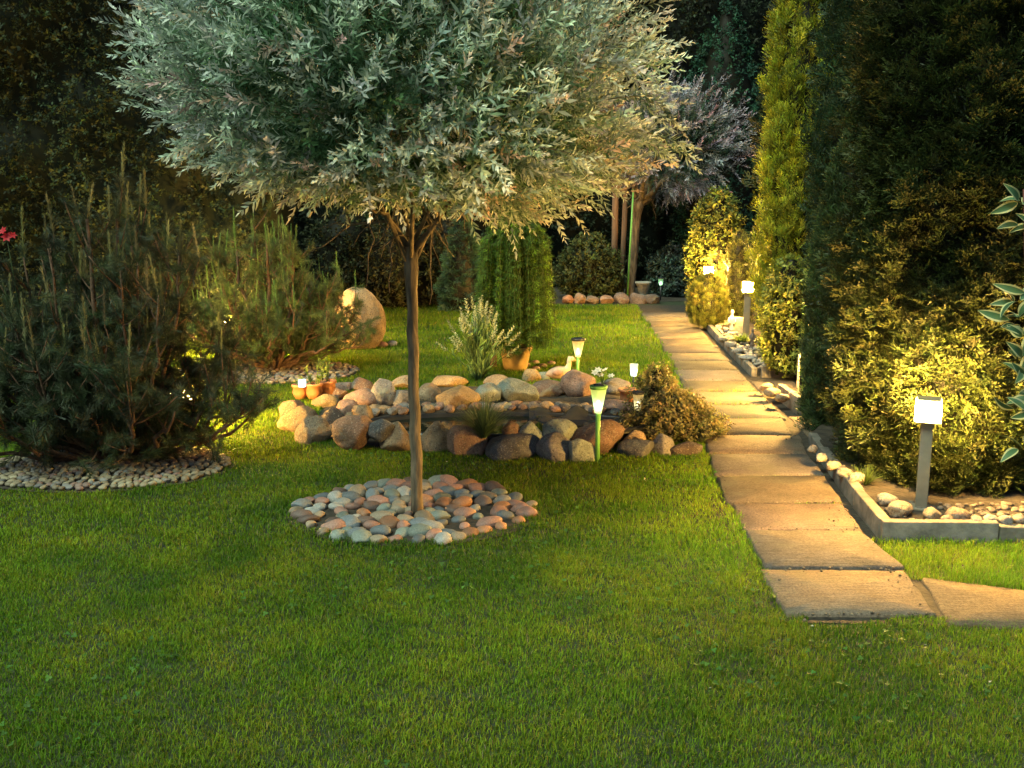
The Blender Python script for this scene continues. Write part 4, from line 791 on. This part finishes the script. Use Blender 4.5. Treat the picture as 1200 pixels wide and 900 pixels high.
def seedlings(base, n, hgt, label, spread, ca, cb, name='pot_plant', seed=1):
    r = np.random.default_rng(seed); root = thing(name, base, label, 'plant'); st, lf = MB(), MB(); b_ = np.array(base)
    for i in range(n):
        a = r.uniform(0, 6.28); P0 = b_ + [math.cos(a) * spread * .4, math.sin(a) * spread * .4, -.012]; L = hgt * r.uniform(.6, 1.05); d = nrm(np.array([math.cos(a) * .25, math.sin(a) * .25, 1]) + r.normal(0, .1, 3))
        P = P0 + d * L * np.linspace(0, 1, 6)[:, None]; st.tube(P, np.linspace(.005, .002, 6), 5, ca)
        k = 14; f = r.uniform(.15, 1, k); pos = P0 + d * (L * f)[:, None]; dr = nrm(np.stack([r.normal(0, 1, k), r.normal(0, 1, k), r.uniform(.3, 1.4, k)], 1)); q = pack(leaf_quad((0, 0, 0), (0, 0, 1), .040, .016, (0, 1, 0)), [0, .5, 1, .5]); lf.inst(q, pos, frames(dr, r.uniform(0, 6, k)), r.uniform(.6, 1.3, k), tints(k, .2, .05), ca, cb)
    st.build('stem', M_leaf, root); lf.build('leaves', M_leaf, root); return root
q = D(352, 452, ptop[1] - .02); seedlings((q[0], q[1], zb + .11), 3, .12, 'thin seedling beside the white cube light in the pot cluster', .05, (.08, .13, .03), (.16, .22, .06), seed=3)
q = D(368, 452, ptop[1]); seedlings((q[0], q[1], zb + .12), 4, .20, 'upright green seedlings in the bulging terracotta pot', .06, (.10, .16, .03), (.20, .26, .07), seed=4)
q = D(383, 452, ptop[1] + .13); seedlings((q[0], q[1], zb + .15), 6, .20, 'bushy seedlings in the taller terracotta pot', .09, (.08, .13, .03), (.18, .24, .06), seed=5)
q = D(354, 448, ptop[1] - .06); root = thing('cube_light', (q[0], q[1], zb + .118), 'small white glowing cube light sitting in the terracotta pot cluster', 'light'); m = MB(); m.box((q[0], q[1], zb + .15), (.052, .052, .058), .006); m.build('glowing_cube', M_led, root); m = MB(); m.box((q[0], q[1], zb + .118), (.04, .04, .012), .002); m.build('base_foot', M_black, root)
g = T(735, 473); m_ = mpp(g); pot('terracotta_pot', tuple(g), .060, .048, .115, M_terra, 'single small terracotta pot tilted among the stones by the glass cup light')
# ochre pot with weeping larch, wooden post
g = T(604, 434); m_ = mpp(g); LB = g; pot('planter_pot', tuple(g), .145, .105, .23, M_pot, 'ochre clay planter pot holding the weeping larch')
def weeping(base, label, rad, ztop, zlow, nst):
    r = np.random.default_rng(31); root = thing('weeping_larch', base, label, 'tree'); b_ = np.array(base); tk = MB(); top = b_ + [0, 0, ztop]
    tk.tube([b_ + [0, 0, -.1], b_ + [.01, 0, ztop * .5], top], [.022, .018, .014], 8)
    nd = MB(); tuft = pack(sum([leaf_quad((0, 0, 0), (math.cos(a), math.sin(a), -.25), .036, .0062, (0, 0, 1), .05) for a in np.arange(6) * 1.05], []), [0, .5, 1, .5] * 6); tall, cpos, tn = [], [], []
    for i in range(nst):
        a = r.uniform(0, 6.28); ro = rad * math.sqrt(r.uniform(.06, 1)); s0 = top + [0, 0, -r.uniform(0, .25) * ztop]; crest = b_ + [math.cos(a) * ro * .85, math.sin(a) * ro * .85, ztop * (1.02 - .22 * (ro / rad) ** 2) + r.normal(0, .04)]
        end = b_ + [math.cos(a) * ro * r.uniform(.95, 1.1), math.sin(a) * ro, max(zlow + r.uniform(-.05, .45) * (ztop - zlow) * (r.uniform() ** .7), -.02)]
        f = np.linspace(0, 1, 5)[:, None]; P = np.concatenate([s0 + (crest - s0) * f + np.array([0, 0, .05]) * np.sin(f * math.pi), crest + (end - crest) * np.linspace(.06, 1, 12)[:, None] + r.normal(0, .006, (12, 3))])
        bright = r.uniform() < .16; nd.tube(P, np.linspace(.005, .002, len(P)), 4, (.05, .075, .022))
        seg = np.linalg.norm(np.diff(P, axis=0), axis=1).sum(); k = int(seg / .017); j = r.uniform(0, len(P) - 1.001, k); i0 = j.astype(int); pos = P[i0] + (P[i0 + 1] - P[i0]) * (j - i0)[:, None]
        cpos.append(pos); tn.append(np.tile([2.6, 2.5, 1.3] if bright else [1, 1, 1], (k, 1)) * np.clip(r.normal(1, .25, (k, 1)), .4, 1.8))
    tk.build('trunk', M_bark, root, smooth=True); pos = np.concatenate(cpos); tn = np.concatenate(tn); n = len(pos)
    nd.inst(tuft, pos, frames(nrm(np.array([0, 0, 1.]) + r.normal(0, .3, (n, 3))), r.uniform(0, 6, n)), r.uniform(.7, 1.4, n), tn, (.06, .115, .02), (.10, .18, .03)); nd.build('crown', M_leaf, root); return root
weeping((LB[0], LB[1], LB[2] + .2), 'weeping larch with long hanging green strands in the ochre pot', .38, 1.20, .0, 330)
g = T(578, 432); m = MB(); m.tube([(g[0], g[1], g[2] - .03), (g[0] + .005, g[1], g[2] + .24)], [.035, .032], 10); tag(m.build('wooden_post', M_wood, origin=g, smooth=True), 'short dark wooden post beside the ochre pot', 'post')

# ------------------------------------------------------------------ small plants
def grass_tuft(name, base, n, hgt, spread, label, ca, cb, seed, wid=.004, droop=.6, cat='grass tuft'):
    r = np.random.default_rng(seed); m = MB(); b_ = np.array(base); a = r.uniform(0, 6.28, n); out = spread * np.sqrt(r.uniform(.02, 1, n)); hh = hgt * r.uniform(.55, 1.1, n) * (1 - .45 * (out / spread) ** 2); f = np.linspace(0, 1, 6)
    for i in range(n):
        d = np.array([math.cos(a[i]), math.sin(a[i]), 0]); s = np.array([-d[1], d[0], 0]); P = b_ + d * (.02 * r.uniform() + out[i] * f[:, None] ** 1.3) + np.array([0, 0, 1]) * (hh[i] * (f - droop * .4 * f ** 3 * out[i] / spread))[:, None]
        wv = (wid * (1 - f ** 2) + .0005)[:, None] * s; V = np.concatenate([P - wv / 2, P + wv / 2]); k = np.arange(5); m.add(V, [np.stack([k, k + 1, 6 + k + 1, 6 + k], 1)], np.array(ca) + (np.array(cb) - np.array(ca)) * r.uniform(0, 1))
    return tag(m.build(name, M_leaf, origin=base), label, cat)
g = D(567, 513, 6.12); grass_tuft('grass_tuft', tuple(g), 620, .30, .25, 'dark green spiky grass tuft growing between the front boulders', (.05, .09, .04), (.13, .20, .08), 8)
g = G(1012, 590, .07); g = np.array([1.90, 5.22, .07]); grass_tuft('grass_tuft', tuple(g), 160, .14, .13, 'low green grass clump growing over the path edging before the bollard', (.04, .07, .015), (.09, .13, .03), 9)
g = np.array([2.12, 8.05, .02]); grass_tuft('grass_tuft', tuple(g), 140, .09, .10, 'small dark weed clump at the joint of the path below the lit shrub', (.025, .05, .015), (.05, .08, .02), 10)
g = np.array([pr(10.5) + .26, 10.5, .075]); grass_tuft('grass_tuft', tuple(g), 260, .13, .22, 'bright low leafy clump in the far strip in front of the bollard', (.07, .12, .02), (.16, .22, .04), 13, .008)
g = np.array([pr(9.5) + .33, 9.5, .075]); grass_tuft('grass_tuft', tuple(g), 200, .12, .16, 'low leafy clump in the far strip near the dark figurine', (.06, .10, .02), (.13, .18, .04), 14, .008)
# flowering perennial with pale spikes
g = T(560, 447); PB0 = g; root = thing('flowering_perennial', tuple(g), 'tall perennial clump with pale cream flower spikes behind the pond', 'plant'); r = np.random.default_rng(17); st, sp, lv = MB(), MB(), MB(); m_ = mpp(g)
fl = pack(sum([leaf_quad((0, 0, z), (math.cos(a), math.sin(a), .9), .045 * (1.05 - z * 4.2), .020, (0, 0, 1)) for z, a in [(i * .0095, i * 2.4) for i in range(16)]], []), [0, .5, 1, .5] * 16)
for i in range(92):
    tx = float(np.clip(r.normal(0, 15), -38, 36)); side = tx * m_; hh = (1 - abs(tx) / 75) * r.uniform(.55, 1.0) * 104 * m_; f = np.linspace(0, 1, 7)[:, None]; dy = r.uniform(-.16, .16)
    P = g + np.array([side * .12, dy * .2, 0]) * (1 - f) + np.array([side, dy, 0]) * f ** 1.4 + np.array([0, 0, hh]) * (f - .06 * f ** 3); st.tube(P, np.linspace(.0042, .002, 7), 5, np.array((.07, .12, .045)) * r.uniform(.7, 1.4))
    if i < 34 or True:
        td = nrm((P[-1] - P[-2])[None]) + [[0, 0, .1]]
        if i % 2 == 0: sp = MB(); sp.inst(fl, P[-1:] - td * .03, frames(td, r.uniform(0, 6, 1)), r.uniform(.75, 1.2, 1), np.clip(r.normal(1, .15, (1, 1)), .6, 1.4) * np.ones((1, 3)), (.30, .36, .16), (.55, .56, .36)); sp.build('flower_spike', M_leaf, root)
        k = 9; ff = r.uniform(.08, .85, k); pos = np.stack([np.interp(ff, np.linspace(0, 1, 7), P[:, c_]) for c_ in range(3)], 1); dr = nrm(np.stack([r.normal(0, .6, k) + np.sign(side) * .3, r.normal(0, .6, k), r.uniform(1.0, 2.6, k)], 1)); lq = pack(leaf_quad((0, 0, 0), (0, 0, 1), .085, .018, (0, 1, 0)), [0, .5, 1, .5]); lv.inst(lq, pos, frames(dr, r.uniform(0, 6, k)), r.uniform(.6, 1.3, k), tints(k, .2, .05), (.10, .20, .05), (.26, .38, .13))
st.build('stem', M_leaf, root); lv.build('leaves', M_leaf, root)
# golden heather
g = T(786, 522); hb = (g[0] + .05, g[1] + .22, max(terrain(g[0], g[1] + .22), 0)); column('heather_shrub', (hb[0], hb[1], 0), [(0, .22), (.08, .26), (.15, .22), (.23, .14), (.30, .04)], 'golden heather shrub with tiny pinkish leaves between pond and path', 'shrub', 1700, .078, (.08, .10, .03), (.24, .20, .08), 1.0, .8, tpl=T_twig, mat=M_leaf, lump=.55, lf=9, core=(.03, .025, .015))
g = np.array([hb[0] - .07, hb[1] + .30, 0.0]); column('heather_shrub', tuple(g), [(0, .13), (.12, .17), (.24, .14), (.34, .09), (.42, .03)], 'taller upright golden heather behind the black solar light', 'shrub', 800, .078, (.08, .10, .03), (.23, .20, .075), 1.3, .6, tpl=T_twig, mat=M_leaf, lump=.55, lf=9, core=(.03, .025, .015))
# white flowers
g = T(706, 452, .08); root = thing('white_flower', tuple(g), 'white blossoms on thin stems above the flat grey stone', 'flower'); st, pe = MB(), MB(); r = np.random.default_rng(2); pet = pack(sum([leaf_quad((0, 0, 0), (math.cos(a), math.sin(a), .25), .034, .02, (0, 0, 1), .2) for a in np.arange(6) * 1.047], []), [0, .5, 1, .5] * 6)
for px, py in ((697, 437), (709, 434), (704, 440), (716, 441), (701, 434)):
    e = D(px, py, g[1]); P = g + (e - g) * np.linspace(0, 1, 5)[:, None] ** np.array([1.4, 1, .8]); st.tube(P, .003, 5, (.10, .16, .05)); pe.inst(pet, e[None], frames(nrm(np.array([[0, -.7, 1.]]) + r.normal(0, .3, (1, 3))), np.array([.3])), np.ones(1), np.ones((1, 3)), (.6, .6, .45), (.8, .8, .72))
st.build('stem', M_leaf, root); pe.build('petals', M_leaf, root)
# red flower by the pine
g = D(8, 278, 5.75); root = thing('red_flower', (g[0], 5.95, 0), 'red blossom on a tall stem at the edge of the large pine', 'flower'); m = MB(); m.tube([(g[0] - .05, 5.95, 0), (g[0] - .03, 5.9, g[2] * .6), tuple(g)], [.005, .004, .003], 5, (.05, .08, .03)); m.build('stem', M_leaf, root); m = MB()
m.inst(pet, np.array([g, g + [-.015, 0, .035], g + [.03, .01, .01]]), frames(np.array([[.2, -.9, .4], [-.3, -.8, .5], [.4, -.7, .3]]), np.array([0., 1, 2])), np.array([1.0, .85, .7]), np.ones((3, 3)), (.45, .02, .03), (.55, .04, .05)); m.build('petals', M_leaf, root)
# variegated shrub reaching in from the edge
root = thing('variegated_dogwood', (1.72, 2.95, 0), 'variegated dogwood with cream-edged leaves reaching in at the picture edge', 'shrub'); st, lv = MB(), MB(); r = np.random.default_rng(40)
def vleaf(b_, d, L, W, nv):
    """leaf with a green middle and a cream margin, bowed along its length"""
    d = nrm(np.asarray(d, float)); s = nrm(np.cross(d, nv)); u = np.cross(s, d); f = np.linspace(0, 1, 9); prof = W / 2 * np.sin(np.pi * f ** .8) ** .9
    mid = b_ + d * (L * f)[:, None] + u * (.10 * L * np.sin(np.pi * f) - .10 * L * f ** 2)[:, None]
    i_ = prof * .62; A = mid - s * i_[:, None] + u * (i_ * .3)[:, None]; B = mid + s * i_[:, None] + u * (i_ * .3)[:, None]; A2 = mid - s * prof[:, None] + u * (prof * .3)[:, None]; B2 = mid + s * prof[:, None] + u * (prof * .3)[:, None]; k = np.arange(8)
    gcol = np.array((.05, .11, .05)) * r.uniform(.8, 1.3); ccol = np.array((.44, .46, .22)) * r.uniform(.8, 1.1)
    q = lambda a0, b0: np.stack([a0 + k, a0 + k + 1, b0 + k + 1, b0 + k], 1)
    lv.add(np.concatenate([A, mid, B]), [np.concatenate([q(0, 9), q(9, 18)])], gcol); lv.add(np.concatenate([A2, A, B, B2]), [np.concatenate([q(0, 9), q(18, 27)])], ccol)
for (sx, whorls) in ((1200, [(262, 3), (240, 3), (352, 4), (372, 3), (395, 4), (418, 2), (440, 3), (466, 3), (488, 3), (520, 2)]), (1250, [(200, 3), (300, 3), (420, 3)])):
    top = D(sx, whorls[0][0] - 40, 2.75); bt = np.array([1.72, 2.95, 0]); st.tube([bt, (bt * .4 + np.array([top[0] + .06, 2.8, 1.0]) * .6), top], [.008, .006, .003], 6, (.20, .07, .05))
    for (py, n) in whorls:
        q0 = D(sx + r.uniform(-6, 4), py, 2.75 + r.uniform(-.05, .05))
        for j in range(n):
            a = r.uniform(-.7, 1.0); vleaf(q0 + r.normal(0, .012, 3), (-1, r.normal(-.1, .55), a), r.uniform(.05, .092), r.uniform(.022, .032), nrm(np.array([.2, -.8, .6]) + r.normal(0, .5, 3)))
        for j in range(2): vleaf(q0, (r.uniform(.2, 1), r.normal(0, .5), r.uniform(-.2, .8)), r.uniform(.07, .11), .035, (0, -.6, .8))
st.build('stem', M_leaf, root); lv.build('leaves', M_gloss_leaf, root)

# ------------------------------------------------------------------ figures and far garden pieces
def duck(base, s, yaw, label):
    root = thing('bird_figurine', base, label, 'garden figure'); root.rotation_euler = (0, 0, yaw); b_ = np.array(base); m = MB()
    P = np.array([(-.115, 0, .045), (-.09, 0, .05), (-.05, 0, .055), (0, 0, .06), (.045, 0, .07), (.075, 0, .095), (.085, 0, .13), (.085, 0, .155), (.092, 0, .175), (.112, 0, .172), (.132, 0, .163), (.145, 0, .160)]) * s; rr = np.array([.006, .026, .046, .052, .044, .028, .019, .020, .026, .022, .009, .004]) * s
    cols = np.repeat(np.array([[.35, .24, .16]] * 3 + [[.42, .30, .18]] * 2 + [[.55, .44, .26]] * 3 + [[.50, .40, .28]] * 2 + [[.40, .2, .06]] * 2), 14, 0); cols = np.concatenate([cols, cols[:1], cols[-1:]]); m.tube(P + b_, rr, 14, cols); m.build('bird_body', M_attr, root, smooth=True)
    for sy in (-1, 1):
        m = MB(); V, F = ico(2); m.add(V * [.05 * s, .012 * s, .026 * s] + b_ + np.array([-.02, sy * .047, .066]) * s, F, (.28, .17, .12)); m.build('wing', M_attr, root, smooth=True)
    for sy in (-1, 1):
        m = MB(); V, F = ico(2); m.add(V * .0042 * s + b_ + np.array([.103, sy * .0195, .181]) * s, F, (.01, .01, .01)); m.build('eye', M_attr, root, smooth=True); return root
g = T(655, 447, .05); g = D(655, 449, g[1]); duck((g[0], g[1], g[2] + .03), 1.02, .15, 'painted clay bird figurine with raised head standing on the stones by the pond')
# pale statue, block and dark figurine by the far bollard
def statue(base, h_, label, col, name='garden_statue'):
    root = thing(name, base, label, 'statue'); b_ = np.array(base); k = h_; m = MB(); m.lathe([(0, 0), (.16 * k, 0), (.16 * k, .06 * k), (.13 * k, .09 * k), (0, .09 * k)], b_, 16, col); m.build('plinth', M_attr, root)
    m = MB(); P = np.array([(0, 0, .08), (.01, 0, .2), (.0, 0, .36), (-.01, 0, .50), (.0, 0, .64), (.0, 0, .74), (.005, 0, .80), (.01, 0, .87), (.01, 0, .94), (.01, 0, 1.0)]) * k + b_; rr = np.array([.115, .105, .085, .10, .125, .075, .042, .068, .066, .02]) * k
    m.tube(P, rr, 14, col); 
    for sy in (-1, 1): m.tube(b_ + np.array([(sy * .11, 0, .68), (sy * .15, -.03, .52), (sy * .06, -.11, .44)]) * k, np.array([.04, .034, .026]) * k, 8, col)
    m.build('figure', M_attr, root, smooth=True); return root
g = G(857, 391, .075); statue(tuple(g), .27, 'slim pale stone statue beside the far bollard lamp', (.5, .46, .36))
g = G(881, 408, .075); statue(tuple(g), .20, 'small dark figurine at the foot of the far bollard lamp', (.10, .085, .08), 'garden_figurine')
g = G(866, 392, .075); root = thing('stone_block', tuple(g + [0, .12, 0]), 'pale rough stone block behind the slim statue', 'stone'); m = MB(); m.box(g + [0, .12, .08], (.15, .10, .20), .015, .1, jit=.003, rng=rng); m.build('block', M_stone, root)
g = D(934, 466, 8.05); m = MB(); m.box((g[0], 8.05, .17), (.018, .018, .34), .002); tag(m.build('plant_stake', M_stone, origin=(g[0], 8.05, 0)), 'thin pale stake at the foot of the brightly lit shrub', 'stake')
# pale pedestal planter in the back bed
g = D(733, 365, 15.4); g = G(735, 357); root = thing('pedestal_planter', (G(762, 358)[0], 15.75, 0), 'dim pale pedestal planter in the back bed near the path end', 'planter'); b_ = np.array(root.location); m = MB(); m.lathe([(0, 0), (.09, 0), (.09, .03), (.06, .05), (.055, .10), (.08, .13), (.11, .24), (.13, .26), (.13, .28), (.11, .28), (.09, .25), (0, .25)], b_, 22); m.build('urn', M_stone, root, smooth=False); m = MB(); m.lathe([(0, .265), (.10, .262)], b_, 16); m.build('potting_soil', M_soil, root)
# trunks and the green stake by the far willow
for (px, r0, lean, lb) in ((719, .055, .0, 'red-brown post standing in the dark back bed, the one farther from the willow trunk'), (728, .045, .02, 'red-brown post standing in the dark back bed, next to the green stake')):
    g = at(px, 350, 16.3); m = MB(); m.tube([(g[0], 16.3, -.02), (g[0] + lean, 16.3, .9), (g[0] + lean * 2, 16.3, 1.9)], [r0, r0 * .95, r0 * .9], 10); tag(m.build('wooden_post', M_wood, origin=(g[0], 16.3, 0), smooth=True), lb, 'post')
g = at(735, 350, 15.9); m = MB(); m.tube([(g[0], 15.9, -.02), (g[0] + .06, 15.9, 1.7)], [.016, .014], 8); tag(m.build('plant_stake', M_green, origin=(g[0], 15.9, 0), smooth=True), 'slim green plant stake leaning beside the far willow trunk', 'stake')
